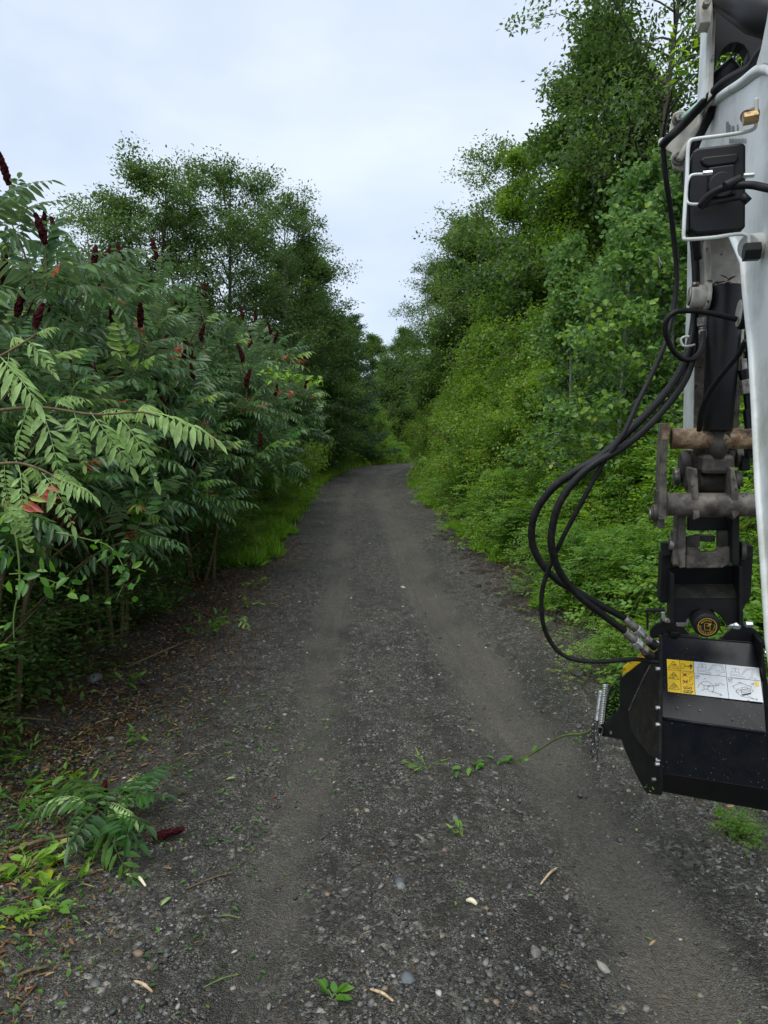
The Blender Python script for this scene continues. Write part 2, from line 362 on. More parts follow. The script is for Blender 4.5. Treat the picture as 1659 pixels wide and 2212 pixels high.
# ------------------------------------------------------------------ ground and road
rng = np.random.default_rng(7); random.seed(7)
def interp(x, xs, ys): return np.interp(x, xs, ys)
_ks = [(rng.uniform(.3, 1.2), rng.uniform(.3, 1.2), rng.uniform(0, 6.3)) for _ in range(6)] + [(rng.uniform(2, 5), rng.uniform(2, 5), rng.uniform(0, 6.3)) for _ in range(8)]
def bumps(x, y):
    z = 0
    for i, (a, b, c) in enumerate(_ks):
        s = -1 if i % 2 else 1
        z = z + (.018 if i < 6 else .006) * np.sin(a * x + s * b * y + c)
    return z
def pathx(y): # road centre
    return interp(y, [0, 4, 9, 15, 22, 28, 35, 40, 43, 46, 49, 51, 60], [.1, .15, .05, -.25, -.62, -.75, -.5, .35, 1.4, 3.2, 6, 9, 24])
def pathw(y): return interp(y, [0, 4, 9, 15, 28, 40, 46, 60], [2.2, 2.15, 2.0, 1.95, 1.9, 2.0, 2.6, 3.4])
def rutc(y):
    return (interp(y, [0, 3, 5, 7.2, 9.1, 15.4, 24, 34, 40, 44, 48, 51], [-.55, -.5, -.5, -.6, -.62, -.92, -1.3, -1.1, -.3, 1.0, 3.8, 8]),
            interp(y, [0, 3, 5, 7.2, 9.1, 15.4, 24, 34, 40, 44, 48, 51], [1.3, 1.2, 1.05, .82, .62, .33, -.22, -.1, .8, 2.1, 5.0, 9.4]))
def rutmask(x, y):
    a, b = rutc(y)
    return np.exp(-((x - a) / .26) ** 2), np.exp(-((x - b) / .33) ** 2)
def height(x, y):
    x = np.asarray(x, float); y = np.asarray(y, float)
    z = bumps(x, y) * interp(np.abs(x - pathx(y)), [0, 1.5, 4], [.35, .6, 1.6])
    ra, rb = rutmask(x, y); m = (np.abs(x - pathx(y)) < 2.6)
    z = z - (.035 * ra + .05 * rb) * m
    d = x - pathx(y) - pathw(y)
    z = z + interp(d, [-.5, .1, .9, 2.5, 6, 40], [0, .03, .10, .45, 1.0, 2.0]) * (y < 60)
    dl = pathx(y) - pathw(y) - x
    z = z + interp(dl, [-.5, .2, 1.0, 3, 8, 40], [0, .02, .02, -.05, .2, 1.0])
    return z
def grade(a, b, d0, g, lim):
    v = [a]; d = d0
    while v[-1] < b: v.append(v[-1] + d); d = min(d * g, lim)
    return v
xs = grade(0, 3.6, .06, 1.0, .06) + grade(3.8, 500, .2, 1.16, 60); xs = np.array([-x for x in xs[::-1][:-1]] + xs)
ys = np.array([-60, -20, -6, -2, 0] + grade(.6, 800, .06, 1.022, 60))
gx, gy = np.meshgrid(xs, ys); Z = height(gx, gy)
V = np.stack([gx, gy, Z - .02], -1).reshape(-1, 3); nx, ny = len(xs), len(ys)
i0 = (np.arange(ny - 1)[:, None] * nx + np.arange(nx - 1)[None, :]).ravel()
o = bpy.data.objects.new('ground', npmesh('ground', V, [np.stack([i0, i0 + 1, i0 + nx + 1, i0 + nx], 1)], mSoil, smooth=True)); col.objects.link(o)
tag(o, kind='structure')
# the road: one strip following its own path
ysr = np.array(grade(-3, 49.5, .05, 1.012, .35)); us = np.linspace(-1, 1, 170)
edge = 1 + .05 * np.sin(ysr * 2.1) + .04 * np.sin(ysr * 5.3 + 1) + .02 * np.sin(ysr * 11)
gu, gv = np.meshgrid(us, ysr)
wgt = pathw(gv) * edge[:, None]
X = pathx(gv) + gu * wgt; 
clod = .006 * np.sin(X * 31 + np.sin(gv * 13) * 2) * np.sin(gv * 27 + np.sin(X * 17) * 2) + .005 * np.sin(X * 57 + gv * 33) * np.sin(gv * 61 - X * 23)
Zr = height(X, gv) + .004 + clod * (np.abs(gu) < .98) - .03 * (np.abs(gu) > .99)
ra, rb = rutmask(X, gv)
rc_ = rutc(gv); Zr = Zr + .005 * np.sin((X - rc_[0]) * 52 + .6 * np.sin(gv * 1.3)) * ra + .006 * np.sin((X - rc_[1]) * 44 + .5 * np.sin(gv * 1.1)) * rb
V = np.stack([X, gv, Zr], -1).reshape(-1, 3); nx, ny = len(us), len(ysr)
i0 = (np.arange(ny - 1)[:, None] * nx + np.arange(nx - 1)[None, :]).ravel()
tone = np.maximum(ra * interp(gv, [0, 6, 12, 30], [.34, .46, .62, .55]), rb * interp(gv, [0, 3.5, 7, 12, 30], [.50, .55, .72, .8, .6])).ravel()
o = bpy.data.objects.new('gravel_road', npmesh('gravel_road', V, [np.stack([i0, i0 + 1, i0 + nx + 1, i0 + nx], 1)], mRoad, tone, smooth=True)); col.objects.link(o)
tag(o, kind='structure')
def G(px, py, dz=0.0):
    z = 0.0
    for _ in range(4):
        p = onplane(px, py, (0, 0, 1), z); z = float(height(p[0], p[1]))
    return np.array([p[0], p[1], z + dz])

# loose stones
def stones(n, ymin, ymax, smin, smax, seed, oct_=True, xlim=None, bias=1.6):
    r = np.random.default_rng(seed)
    y = ymin + (ymax - ymin) * r.random(n * 3) ** bias
    u = r.uniform(-1.15, 1.15, n * 3); x = pathx(y) + u * (pathw(y) + .15)
    a, b = rutmask(x, y)
    keep = r.random(n * 3) > np.maximum(a * .80, b * .93)
    clump = .5 + .5 * np.sin(x * 3.1 + y * 1.3) * np.sin(y * 2.2 - x)
    keep &= r.random(n * 3) < .45 + .55 * clump
    x, y = x[keep][:n], y[keep][:n]; n = len(x)
    s = smin + (smax - smin) * r.random(n) ** 3
    z = height(x, y) + s * .12
    if oct_: B = np.array([[1, 0, 0], [0, 1, 0], [-1, 0, 0], [0, -1, 0], [0, 0, 1], [0, 0, -1.]]); Fc = np.array([[0, 1, 4], [1, 2, 4], [2, 3, 4], [3, 0, 4]])
    else:
        t = (1 + 5 ** .5) / 2
        B = nrm(np.array([[-1, t, 0], [1, t, 0], [-1, -t, 0], [1, -t, 0], [0, -1, t], [0, 1, t], [0, -1, -t], [0, 1, -t], [t, 0, -1], [t, 0, 1], [-t, 0, -1], [-t, 0, 1.]]))
        Fc = np.array([[0, 11, 5], [0, 5, 1], [0, 1, 7], [0, 7, 10], [0, 10, 11], [1, 5, 9], [5, 11, 4], [11, 10, 2], [10, 7, 6], [7, 1, 8], [3, 9, 4], [3, 4, 2], [3, 2, 6], [3, 6, 8], [3, 8, 9], [4, 9, 5], [2, 4, 11], [6, 2, 10], [8, 6, 7], [9, 8, 1]])
    k = len(B)
    V = B[None] * (1 + r.uniform(-.35, .35, (n, k, 1)))
    V = V * np.stack([s * r.uniform(.6, 1.1, n), s * r.uniform(.5, .9, n), s * r.uniform(.3, .6, n)], 1)[:, None]
    q = r.uniform(0, 6.28, n); c, sn = np.cos(q)[:, None], np.sin(q)[:, None]
    tl = r.normal(0, .25, n)[:, None]
    V = np.stack([V[..., 0] * c - V[..., 1] * sn, V[..., 0] * sn + V[..., 1] * c, V[..., 2] + V[..., 0] * tl], -1)
    V += np.stack([x, y, z], 1)[:, None]
    return V.reshape(-1, 3), [(np.arange(n)[:, None, None] * k + Fc[None]).reshape(-1, 3)], np.repeat(r.random(n) ** .9, k)
vv, ff, tt = join_np([stones(85000, 2.2, 19, .0045, .013, 1, bias=1.5), stones(27000, 2.2, 30, .009, .024, 2, False, bias=1.6), stones(600, 2.2, 26, .020, .036, 3, False, bias=1.4)])
o = bpy.data.objects.new('gravel', npmesh('gravel', vv, ff, mStone, tt)); col.objects.link(o); tag(o, 'loose grey gravel stones lying over the dirt road', 'gravel', kind='stuff')

# ------------------------------------------------------------------ vegetation
def tree_meshes(name, seed, H, R, base, nlimb, nleaf, leaf, lmat, bmat, rise=.6, tr=.13, profile=None, clump=.24, hang=.2, up=.5, wide=.62, twigs=7, multi=1, hexa=False, spread=.0):
    """trunk mesh and crown mesh in the tree's own frame (base at the origin)"""
    r = np.random.default_rng(seed); mb = MB(); anchors = []
    prof = profile or (lambda t: math.sin(PI * min(1, (t * .86 + .10))) ** .6)
    for s in range(multi):
        lean = np.array([r.normal(0, .5), r.normal(0, .5), 0]) * (.4 if multi == 1 else 1.0) * R * .35
        hh = H * (1 if s == 0 else r.uniform(.7, .98)); tp = []
        b0 = np.array([r.normal(0, .12), r.normal(0, .12), 0]) * (multi > 1)
        for i in range(9):
            t = i / 8; tp.append(b0 + lean * t ** 1.3 + np.array([math.sin(t * 5 + seed + s) * .025 * H * t, math.cos(t * 4 + seed) * .02 * H * t, hh * t * .97]))
        mb.tube(tp, [tr * (1 - .93 * (i / 8)) / (multi ** .4) + .008 for i in range(9)], 8, caps=False)
        tpa = np.array(tp)
        for k in range(nlimb // multi):
            t = base + (1 - base) * (k + r.random()) / (nlimb // multi)
            p0 = np.array([np.interp(t * 8, range(9), tpa[:, j]) for j in range(3)])
            az = k * 2.399 + r.normal(0, .4) + s
            ln = R * prof((t - base) / (1 - base)) * r.uniform(.65, 1.15)
            el = rise * (.35 + .9 * t) + r.normal(0, .15)
            d = np.array([math.cos(az) * math.cos(el), math.sin(az) * math.cos(el), math.sin(el)])
            pts = []
            for i in range(5):
                q = i / 4; pts.append(p0 + d * ln * q + np.array([0, 0, -hang * ln * q * q]) + r.normal(0, .03 * ln, 3) * q)
            mb.tube(pts, [max(.006, tr * .34 * (1 - t * .6) * (1 - .85 * i / 4)) for i in range(5)], 4, caps=False)
            for _ in range(twigs):
                q = r.uniform(.28, 1.0) ** .8; i = min(3, int(q * 4)); f = q * 4 - i
                a = pts[i] * (1 - f) + pts[i + 1] * f
                dd = nrm(d * .6 + r.normal(0, .6, 3) + np.array([0, 0, .15 - hang * .5])) * ln * r.uniform(.12, .38)
                mb.tube([a, a + dd], [.010, .004], 3, caps=False)
                for u in (.35, .7, 1.0): anchors.append(a + dd * u)
        anchors.append(tpa[-1]); anchors.append(tpa[-1] * .98 + [0, 0, .1])
    A = np.array(anchors); wgt = r.uniform(.3, 1.6, len(A)); idx = r.choice(len(A), nleaf, p=wgt / wgt.sum())
    sc = clump * (.6 + .8 * r.random(len(A)))
    P = A[idx] + np.clip(r.normal(0, .8, (nleaf, 3)), -1.25, 1.25) * sc[idx][:, None] * np.array([1, 1, .62 + spread])
    P[:, 2] = np.maximum(P[:, 2], .08)
    out = P - np.stack([A[:, 0].mean() * np.ones(nleaf), A[:, 1].mean() * np.ones(nleaf), P[:, 2] * .9], 1)
    D = nrm(out) * .6 + r.normal(0, .6, (nleaf, 3)) + np.array([0, 0, -.45 * (hang + .5)])
    Nn = r.normal(0, .55, (nleaf, 3)) + np.array([0, 0, up + .45]) + nrm(out) * .35
    lt = r.normal(.42, .17, nleaf) + (r.uniform(-.14, .14, len(A)))[idx]
    Ls = leaf * r.uniform(.65, 1.25, nleaf)
    v, f, t = leaves_np(P, D, Nn, Ls, Ls * wide, np.clip(lt, .01, .97), hexa=hexa, droop=.15 if hexa else 0)
    return mb.mesh(name + '_trunk', bmat), npmesh(name + '_crown', v, f, lmat, t)
def put_tree(name, meshes, x, y, label, cat='tree', group=None, s=1.0, sz=None, rz=0.0, crown='crown', sink=.1):
    r = empty(name, (x, y, float(height(x, y)) - sink), label, cat, group)
    r.rotation_euler = (0, 0, rz); r.scale = (s, s, sz or s)
    for nm, me in (('trunk', meshes[0]), (crown, meshes[1])):
        o = bpy.data.objects.new(nm, me); col.objects.link(o); o.parent = r
    return r
tall = lambda t: (.55 + .75 * math.sin(PI * min(1, t * .9 + .12))) * (1 - .55 * t ** 3)
column = lambda t: .95 - .55 * t ** 1.6
oakp = lambda t: (.5 + .9 * math.sin(PI * (t * .80 + .12)))
T = {}
T['oak1'] = tree_meshes('oak', 11, 11.5, 2.5, .22, 60, 34000, .115, mL['oak'], mBark, profile=oakp, clump=.26, tr=.15, wide=.5)
T['oak2'] = tree_meshes('oak', 12, 11.5, 2.3, .14, 64, 42000, .120, mL['oak'], mBark, profile=oakp, clump=.27, tr=.14, wide=.5)
T['dark'] = tree_meshes('dark_tree', 13, 12, 2.7, .06, 80, 60000, .145, mL['dark'], mBark, profile=tall, clump=.34, tr=.16)
T['birch'] = tree_meshes('birch', 14, 9.5, 1.9, .03, 84, 58000, .098, mL['birch'], mPaleBark, profile=column, clump=.24, tr=.07, rise=1.0, hang=.15, multi=3)
T['willow'] = tree_meshes('fine_tree', 15, 9.0, 2.3, .02, 80, 60000, .115, mL['birch'], mBark, profile=tall, clump=.30, tr=.07, rise=.9, hang=.25, wide=.4, multi=3)
T['aspen1'] = tree_meshes('aspen', 16, 5.4, 1.25, .24, 44, 6400, .088, mL['aspen'], mPaleBark, profile=column, clump=.15, tr=.035, rise=.7, hang=.05, wide=.92, twigs=5, hexa=True, up=.1)
T['aspen2'] = tree_meshes('aspen', 17, 5.8, 1.1, .20, 46, 6800, .086, mL['aspen'], mPaleBark, profile=column, clump=.15, tr=.034, rise=.9, hang=.05, wide=.92, twigs=5, hexa=True, up=.1)
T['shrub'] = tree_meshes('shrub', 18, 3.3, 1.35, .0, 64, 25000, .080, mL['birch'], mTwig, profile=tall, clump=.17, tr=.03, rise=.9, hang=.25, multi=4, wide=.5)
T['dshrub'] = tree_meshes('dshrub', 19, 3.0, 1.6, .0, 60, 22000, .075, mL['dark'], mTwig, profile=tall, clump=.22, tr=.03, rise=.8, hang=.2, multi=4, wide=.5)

# pine: flat tiers of needle sprays
def pine_meshes(seed, H, R):
    r = np.random.default_rng(seed); mb = MB(); pts = []; dirs = []
    mb.tube([(0, 0, 0), (0, .05, H * .5), (0, 0, H)], [.16, .10, .02], 8, caps=False)
    for k in range(70):
        t = .06 + .92 * k / 70; az = k * 2.399 + r.normal(0, .3); ln = R * (1 - t * .75) * r.uniform(.7, 1.2)
        d = np.array([math.cos(az), math.sin(az), .12 + .25 * t])
        p = [np.array([0, 0, H * t]) + d * ln * q + np.array([0, 0, -.12 * ln * q]) for q in (0, .33, .66, 1)]
        mb.tube(p, [.03, .022, .014, .006], 4, caps=False)
        for j in range(26):
            q = r.uniform(.25, 1); a = np.array([0, 0, H * t]) + d * ln * q
            sd_ = np.array([-d[1], d[0], 0]) * r.normal(0, .28) * ln * (1.2 - q)
            for i in range(24): pts.append(a + sd_ + r.normal(0, .17, 3) * [1, 1, .35]); dirs.append(d * .8 + r.normal(0, .5, 3) + [0, 0, .25])
    P = np.array(pts); D = np.array(dirs); n = len(P)
    v, f, tt = leaves_np(P, D, r.normal(0, .5, (n, 3)) + [0, 0, 1], r.uniform(.14, .26, n), r.uniform(.03, .06, n), np.clip(r.normal(.5, .2, n), 0, 1))
    return mb.mesh('pine_trunk', mBark), npmesh('pine_crown', v, f, mL['pine'], tt)
T['pine'] = pine_meshes(5, 9.5, 3.4)

SKY_R = 'trees walling the right side of the road'; SKY_L = 'tall trees behind the sumac hedge'
# right side, near to far
RT_TREES = [
 ('broadleaf_tree', 'willow', 8.6, 11.6, 1.30, 1.42, .3, 'bright green broadleaf tree directly behind the machine boom, cut by the top edge'),
 ('broadleaf_tree', 'dark', 8.4, 14.4, 1.02, 1.12, 1.1, 'dark tree whose crown touches the top edge just left of the machine boom'),
 ('broadleaf_tree', 'oak2', 6.35, 16.8, 1.02, 1.16, 2.0, 'tallest dark tree standing clear of the top edge, peak left of the small sky gap'),
 ('broadleaf_tree', 'dark', 5.5, 19.2, .90, 1.0, 2.6, 'dark tree with ragged crown next downhill from the tallest right tree'),
 ('birch_tree', 'willow', 5.0, 18.6, .95, .95, 4.0, 'fine leaved yellow green tree in front of the dark right trees, rounded domed top'),
 ('birch_tree', 'birch', 4.35, 21.5, 1.0, 1.0, 4.4, 'slender fine leaved birch standing at mid height of the right tree wall'),
 ('broadleaf_tree', 'oak1', 4.75, 25.0, 1.0, .93, .7, 'dark oak stepping down the skyline, midway along the right tree wall'),
 ('broadleaf_tree', 'dark', 4.0, 30.0, .86, .84, 5.1, 'dark tree in the lower skyline above the road bend on the right'),
 ('broadleaf_tree', 'willow', 3.9, 31.0, .86, .86, 2.2, 'dense green tree low in the right tree wall, close beside the bend'),
 ('broadleaf_tree', 'oak2', 3.2, 37.5, .88, .92, 1.2, 'last tall tree of the right wall before the sky gap'),
 ('broadleaf_tree', 'birch', 3.0, 43.0, .92, .9, 3.3, 'light green tree closing the right side above the road bend'),
]
for nm, k, x, y, s, sz, rz, lb in RT_TREES: put_tree(nm, T[k], x, y, lb, 'tree', SKY_R, s, sz, rz)
DEEP_R = ['seen through the bracket gap of the machine arm', 'behind the tall green tree at the boom', 'behind the fine leaved domed tree', 'behind the slender birch', 'far back behind the tallest right tree', 'behind the low dense tree near the bend', 'far back behind the skyline step', 'behind the last tall tree of the right wall', 'behind the boom at the right edge', 'low behind the machine arm linkage']
back = [(11.5, 13, 'dark'), (12.5, 17.5, 'willow'), (9.6, 20.5, 'dark'), (8.6, 25.5, 'dark'), (12, 24, 'oak2'), (8.2, 33, 'dark'), (12.5, 31, 'dark'), (7.8, 41, 'dark'), (13.5, 10, 'dark'), (11.0, 9.0, 'willow')]
for i, (x, y, k) in enumerate(back):
    put_tree('broadleaf_tree', T[k], x, y, 'dark tree deep in the woods, ' + DEEP_R[i], 'tree', 'woods behind the right trees', .86, .86, i * 1.3)
# left side
LF = [
 ('oak_tree', 'oak1', -8.3, 24.0, .92, .78, .4, 'small open oak whose low top shows leftmost above the sumac'),
 ('oak_tree', 'oak2', -7.0, 23.0, .98, .87, 2.9, 'tallest open crowned oak behind the sumac seed heads'),
 ('oak_tree', 'oak1', -5.2, 25.5, .98, .93, 1.6, 'open oak with sky through its branches, right neighbour of the tallest oak'),
 ('broadleaf_tree', 'oak2', -3.9, 29, .86, .95, 4.6, 'oak sloping down toward the sky gap, loose leafy twigs'),
 ('broadleaf_tree', 'dark', -4.3, 34, 1.0, .88, .9, 'dark dense tree lining the left of the bend'),
 ('broadleaf_tree', 'dark', -3.7, 38.5, .85, .78, 3.5, 'dark bluish tree below the left slope of the skyline, before the pine'),
]
for nm, k, x, y, s, sz, rz, lb in LF: put_tree(nm, T[k], x, y, lb, 'tree', SKY_L, s, sz, rz)
put_tree('pine_tree', T['pine'], -2.5, 45, 'dark pine with flat drooping boughs reaching into the sky gap over the bend', 'pine tree', None, .95, .98)
put_tree('pine_tree', T['pine'], -4.4, 42, 'dark pine mostly hidden behind the broadleaf trees left of the bend', 'pine tree', None, 1.0, 1.0, 2.0)
for i, (x, y, k) in enumerate([(-12, 20, 'dark'), (-10.5, 28, 'dark'), (-8.5, 33, 'dark'), (-8, 41, 'dark'), (-13, 14, 'dark'), (-6.4, 31, 'willow'), (-11.5, 36, 'dark')]):
    put_tree('broadleaf_tree', T[k], x, y, 'dark tree deep in the woods, ' + ['behind the seed heads', 'under the small leftmost oak', 'under the tallest oak', 'behind the left side of the bend', 'at the left edge behind the sumac', 'behind the open crowned oak', 'far back between the two oaks'][i], 'tree', 'woods behind the left trees', .72, .70, i * 1.7 + .3)
# beyond the bend
for x, y, k, s, lb in [(-1.0, 62, 'dark', .80, 'dark tree closing the view straight beyond the road bend'), (1.6, 57, 'dark', .80, 'dense tree far beyond the bend under the sky gap'),
                       (3.6, 58, 'willow', .72, 'light green tree beyond the bend, touching the right tree wall'), (-4.5, 60, 'dark', .72, 'dark tree far beyond the bend behind the pine'),
                       (7.5, 66, 'dark', .8, 'dark tree far beyond the bend behind the right wall'), (.6, 76, 'dark', .72, 'most distant dark tree seen through the notch above the bend')]:
    put_tree('broadleaf_tree', T[k], x, y, lb, 'tree', 'trees beyond the road bend', s, s)
# shrubs at the bend
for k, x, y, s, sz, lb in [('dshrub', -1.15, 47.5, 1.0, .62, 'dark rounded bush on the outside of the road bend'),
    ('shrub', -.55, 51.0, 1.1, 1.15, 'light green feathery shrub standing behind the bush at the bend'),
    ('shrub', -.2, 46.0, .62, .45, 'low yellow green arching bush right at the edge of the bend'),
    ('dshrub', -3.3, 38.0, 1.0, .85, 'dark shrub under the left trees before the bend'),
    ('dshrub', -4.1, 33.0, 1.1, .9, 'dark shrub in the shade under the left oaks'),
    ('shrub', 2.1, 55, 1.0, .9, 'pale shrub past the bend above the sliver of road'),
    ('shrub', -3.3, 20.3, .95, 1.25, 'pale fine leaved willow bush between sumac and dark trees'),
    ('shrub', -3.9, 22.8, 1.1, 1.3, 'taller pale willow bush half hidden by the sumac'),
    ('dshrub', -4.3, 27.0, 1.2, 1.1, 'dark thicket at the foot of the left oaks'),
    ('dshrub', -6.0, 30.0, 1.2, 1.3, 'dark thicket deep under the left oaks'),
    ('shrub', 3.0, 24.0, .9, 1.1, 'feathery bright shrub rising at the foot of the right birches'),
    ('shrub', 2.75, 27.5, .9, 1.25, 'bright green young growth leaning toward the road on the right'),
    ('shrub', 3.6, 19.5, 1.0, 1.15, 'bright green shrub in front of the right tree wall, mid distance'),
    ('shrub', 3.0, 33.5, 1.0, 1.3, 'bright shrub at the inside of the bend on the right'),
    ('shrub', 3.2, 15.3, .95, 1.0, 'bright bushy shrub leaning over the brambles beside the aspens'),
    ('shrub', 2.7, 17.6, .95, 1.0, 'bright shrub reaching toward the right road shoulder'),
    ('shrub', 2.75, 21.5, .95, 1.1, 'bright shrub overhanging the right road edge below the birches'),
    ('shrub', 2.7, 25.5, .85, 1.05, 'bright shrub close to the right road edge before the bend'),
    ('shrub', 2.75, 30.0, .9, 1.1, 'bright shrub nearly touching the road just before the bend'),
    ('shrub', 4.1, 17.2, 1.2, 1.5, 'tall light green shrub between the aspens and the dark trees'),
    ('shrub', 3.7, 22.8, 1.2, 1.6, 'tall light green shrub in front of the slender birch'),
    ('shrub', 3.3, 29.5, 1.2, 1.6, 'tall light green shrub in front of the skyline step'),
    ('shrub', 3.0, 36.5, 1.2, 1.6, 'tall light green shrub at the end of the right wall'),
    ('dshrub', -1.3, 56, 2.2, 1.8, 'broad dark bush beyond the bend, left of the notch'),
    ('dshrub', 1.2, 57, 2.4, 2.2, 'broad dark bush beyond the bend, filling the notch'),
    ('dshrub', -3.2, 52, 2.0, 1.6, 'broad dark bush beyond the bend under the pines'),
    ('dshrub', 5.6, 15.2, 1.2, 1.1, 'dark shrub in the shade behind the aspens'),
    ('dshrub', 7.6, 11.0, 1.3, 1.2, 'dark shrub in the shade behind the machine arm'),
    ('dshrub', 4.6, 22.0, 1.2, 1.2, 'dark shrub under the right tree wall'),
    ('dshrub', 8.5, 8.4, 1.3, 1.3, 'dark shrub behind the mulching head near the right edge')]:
    put_tree('shrub', T[k], x, y, lb, 'shrub', 'shrubs along the forest edge', s, sz, x * 2 + y, crown='foliage')
# aspens
for k, x, y, s, sz, rz, lb in [('aspen1', 3.55, 10.6, .95, .94, .2, 'young aspen with round leaves, foremost peak of yellow green tips left of the machine'),
    ('aspen2', 4.55, 11.2, 1.0, 1.02, 1.4, 'young aspen with pale straight trunk just left of the hanging hoses'),
    ('aspen1', 5.45, 10.4, 1.0, 1.05, 3.0, 'young aspen partly hidden behind the excavator arm'),
    ('aspen2', 3.3, 12.9, .9, .88, 4.2, 'small aspen leaning toward the road in front of the shrubs'),
    ('aspen2', 6.2, 12.4, 1.1, 1.2, 5.2, 'aspen crown showing behind the top of the machine arm'),
    ('aspen1', 4.9, 13.4, 1.15, 1.2, 2.2, 'taller aspen behind the two foremost aspens'),
    ('aspen1', 6.6, 9.2, 1.0, 1.15, 2.7, 'aspen seen through the arm linkage at the right edge')]:
    put_tree('aspen_tree', T[k], x, y, lb, 'tree', 'young aspens behind the hoses', s, sz, rz)

# brambles: mounds of arching canes with compound leaves
def bramble_meshes(seed, n_cane, leaf, R=1.15, Hh=1.25, lm=None, per=26, jit=.03):
    r = np.random.default_rng(seed); mb = MB(); P = []; D = []; Nn = []; Ls = []; tn = []
    for k in range(n_cane):
        az = r.uniform(0, 6.283); ln = R * r.uniform(.45, 1.2); h = Hh * r.uniform(.45, 1.15) * (1.15 - .35 * ln / R)
        b = r.normal(0, .22, 2) * R; pts = []
        for i in range(9):
            q = i / 8; pts.append(np.array([b[0] + math.cos(az) * ln * q, b[1] + math.sin(az) * ln * q, h * 4 * q * (1 - q) * .62 + h * .62 * math.sin(PI * min(1, q * 1.0)) * .7 + .02]))
        mb.tube(pts, [.006 * (1 - .7 * i / 8) for i in range(9)], 3, caps=False)
        ct = r.normal(.45, .16); pa = np.array(pts); ax = np.array([math.cos(az), math.sin(az), 0])
        for j in range(per):
            q = r.uniform(.12, 1); c = np.array([np.interp(q * 8, range(9), pa[:, m]) for m in range(3)])
            sd_ = nrm(np.array([-ax[1], ax[0], 0]) * (1 if j % 2 else -1) + ax * .5 + r.normal(0, .35, 3)); sd_[2] = abs(sd_[2]) * .4 - .1
            rl = leaf * 3.0 * r.uniform(.7, 1.2); nn = np.array([0, 0, 1]) + r.normal(0, .28, 3) + ax * .25
            w_ = nrm(np.cross(nn, sd_))
            for u, s_ in ((.35, 1), (.35, -1), (.7, 1), (.7, -1), (1, 0), (.9, .0)):
                if u == .9: continue
                P.append(c + sd_ * rl * u + r.normal(0, .006, 3)); D.append(sd_ * .6 + w_ * s_ * .9 if s_ else sd_); Nn.append(nn + r.normal(0, .2, 3))
                Ls.append(leaf * r.uniform(.8, 1.2)); tn.append(ct + r.normal(0, .07) + (.12 if q > .9 else 0))
    v, f, t = leaves_np(np.array(P), np.array(D), np.array(Nn), np.array(Ls), np.array(Ls) * .55, np.clip(tn, .01, .98))
    v[:, 2] = np.maximum(v[:, 2], .01)
    return mb.mesh('canes', mStemGreen), npmesh('bramble_leaves', v, f, lm or mL['bramble'], t)
BR = [bramble_meshes(31, 170, .060), bramble_meshes(32, 180, .056), bramble_meshes(33, 60, .058, per=22)]
def put_bramble(k, x, y, s, sz, rz, lb, group='brambles on the right bank'):
    r = empty('bramble_bush', (x, y, float(height(x, y)) - .03), lb, 'bush', group); r.rotation_euler = (0, 0, rz); r.scale = (s, s, sz)
    for nm, me in (('cane', BR[k][0]), ('foliage', BR[k][1])):
        o = bpy.data.objects.new(nm, me); col.objects.link(o); o.parent = r
BLIST = []
yy = 5.7; i = 0
while yy < 40:
    xe = float(pathx(yy) + pathw(yy)) + .95 + max(0, yy - 14) * .022
    BLIST.append((i % 2, xe + .15 * math.sin(i * 2.3), yy, .92 + .12 * math.sin(i * 1.7), .85 + .15 * math.sin(i * 2.9)))
    if yy < 30: BLIST.append(((i + 1) % 2, xe + 1.3 + .2 * math.sin(i * 1.3), yy + .5, 1.15, 1.5 + .15 * math.sin(i * 2.1)))
    if yy < 15: BLIST.append((i % 2, xe + 2.7, yy + .3, 1.3, 1.7))
    yy += 1.25 + .045 * yy; i += 1
refs = ['closest to the mulching head', 'below the loop of hoses', 'beside the hanging hoses', 'just past the hoses', 'under the foremost aspen', 'under the leaning aspen', 'opposite the sumac', 'at the muddy shoulder', 'past the muddy shoulder', 'halfway to the bend', 'below the birches', 'nearing the bend', 'a step before the bend', 'close to the bend', 'touching the bend', 'at the inside of the bend', 'just into the bend', 'where the road vanishes', 'at the end of the right verge']
cnt = {}
for j, (k, x, y, s, sz) in enumerate(BLIST):
    d = x - float(pathx(y) + pathw(y)); row = 'front' if d < 1.4 else ('second' if d < 2.6 else 'rearmost')
    q = refs[min(len(refs) - 1, cnt.get(row, 0))]; cnt[row] = cnt.get(row, 0) + 1
    put_bramble(k, x, y, s, sz, j * 1.9, f'{row} row bramble bush {q}, arching green sprays')
for x, y, s, sz, lb in [(-1.1, 45.2, 1.2, 1.0, 'bright yellow green bush on the outside of the road bend'), (.2, 48.5, 1.5, 1.2, 'rounded bright green bush behind the bend, right of the yellow green one'), (-2.6, 43.0, 1.1, .8, 'low green bush left of the bend below the pine')]:
    put_bramble(0, x, y, s, sz, x, lb, 'bushes around the bend')
for x, y, s, lb in [(2.15, 6.1, .42, 'small bramble tuft trailing onto the leaf litter below the hoses'), (2.65, 5.15, .45, 'low bramble tuft showing behind the hose fittings'), (3.3, 4.9, .6, 'bramble bush seen between hitch and boom at the right edge'),
                    (4.3, 5.2, .9, 'tall bramble bush behind the mulching head'), (3.4, 6.0, .8, 'bramble bush behind the arm linkage'), (1.95, 3.65, .12, 'tiny green sprout in the gravel below the mulching head')]:
    put_bramble(2, x, y, s, s, x, lb)

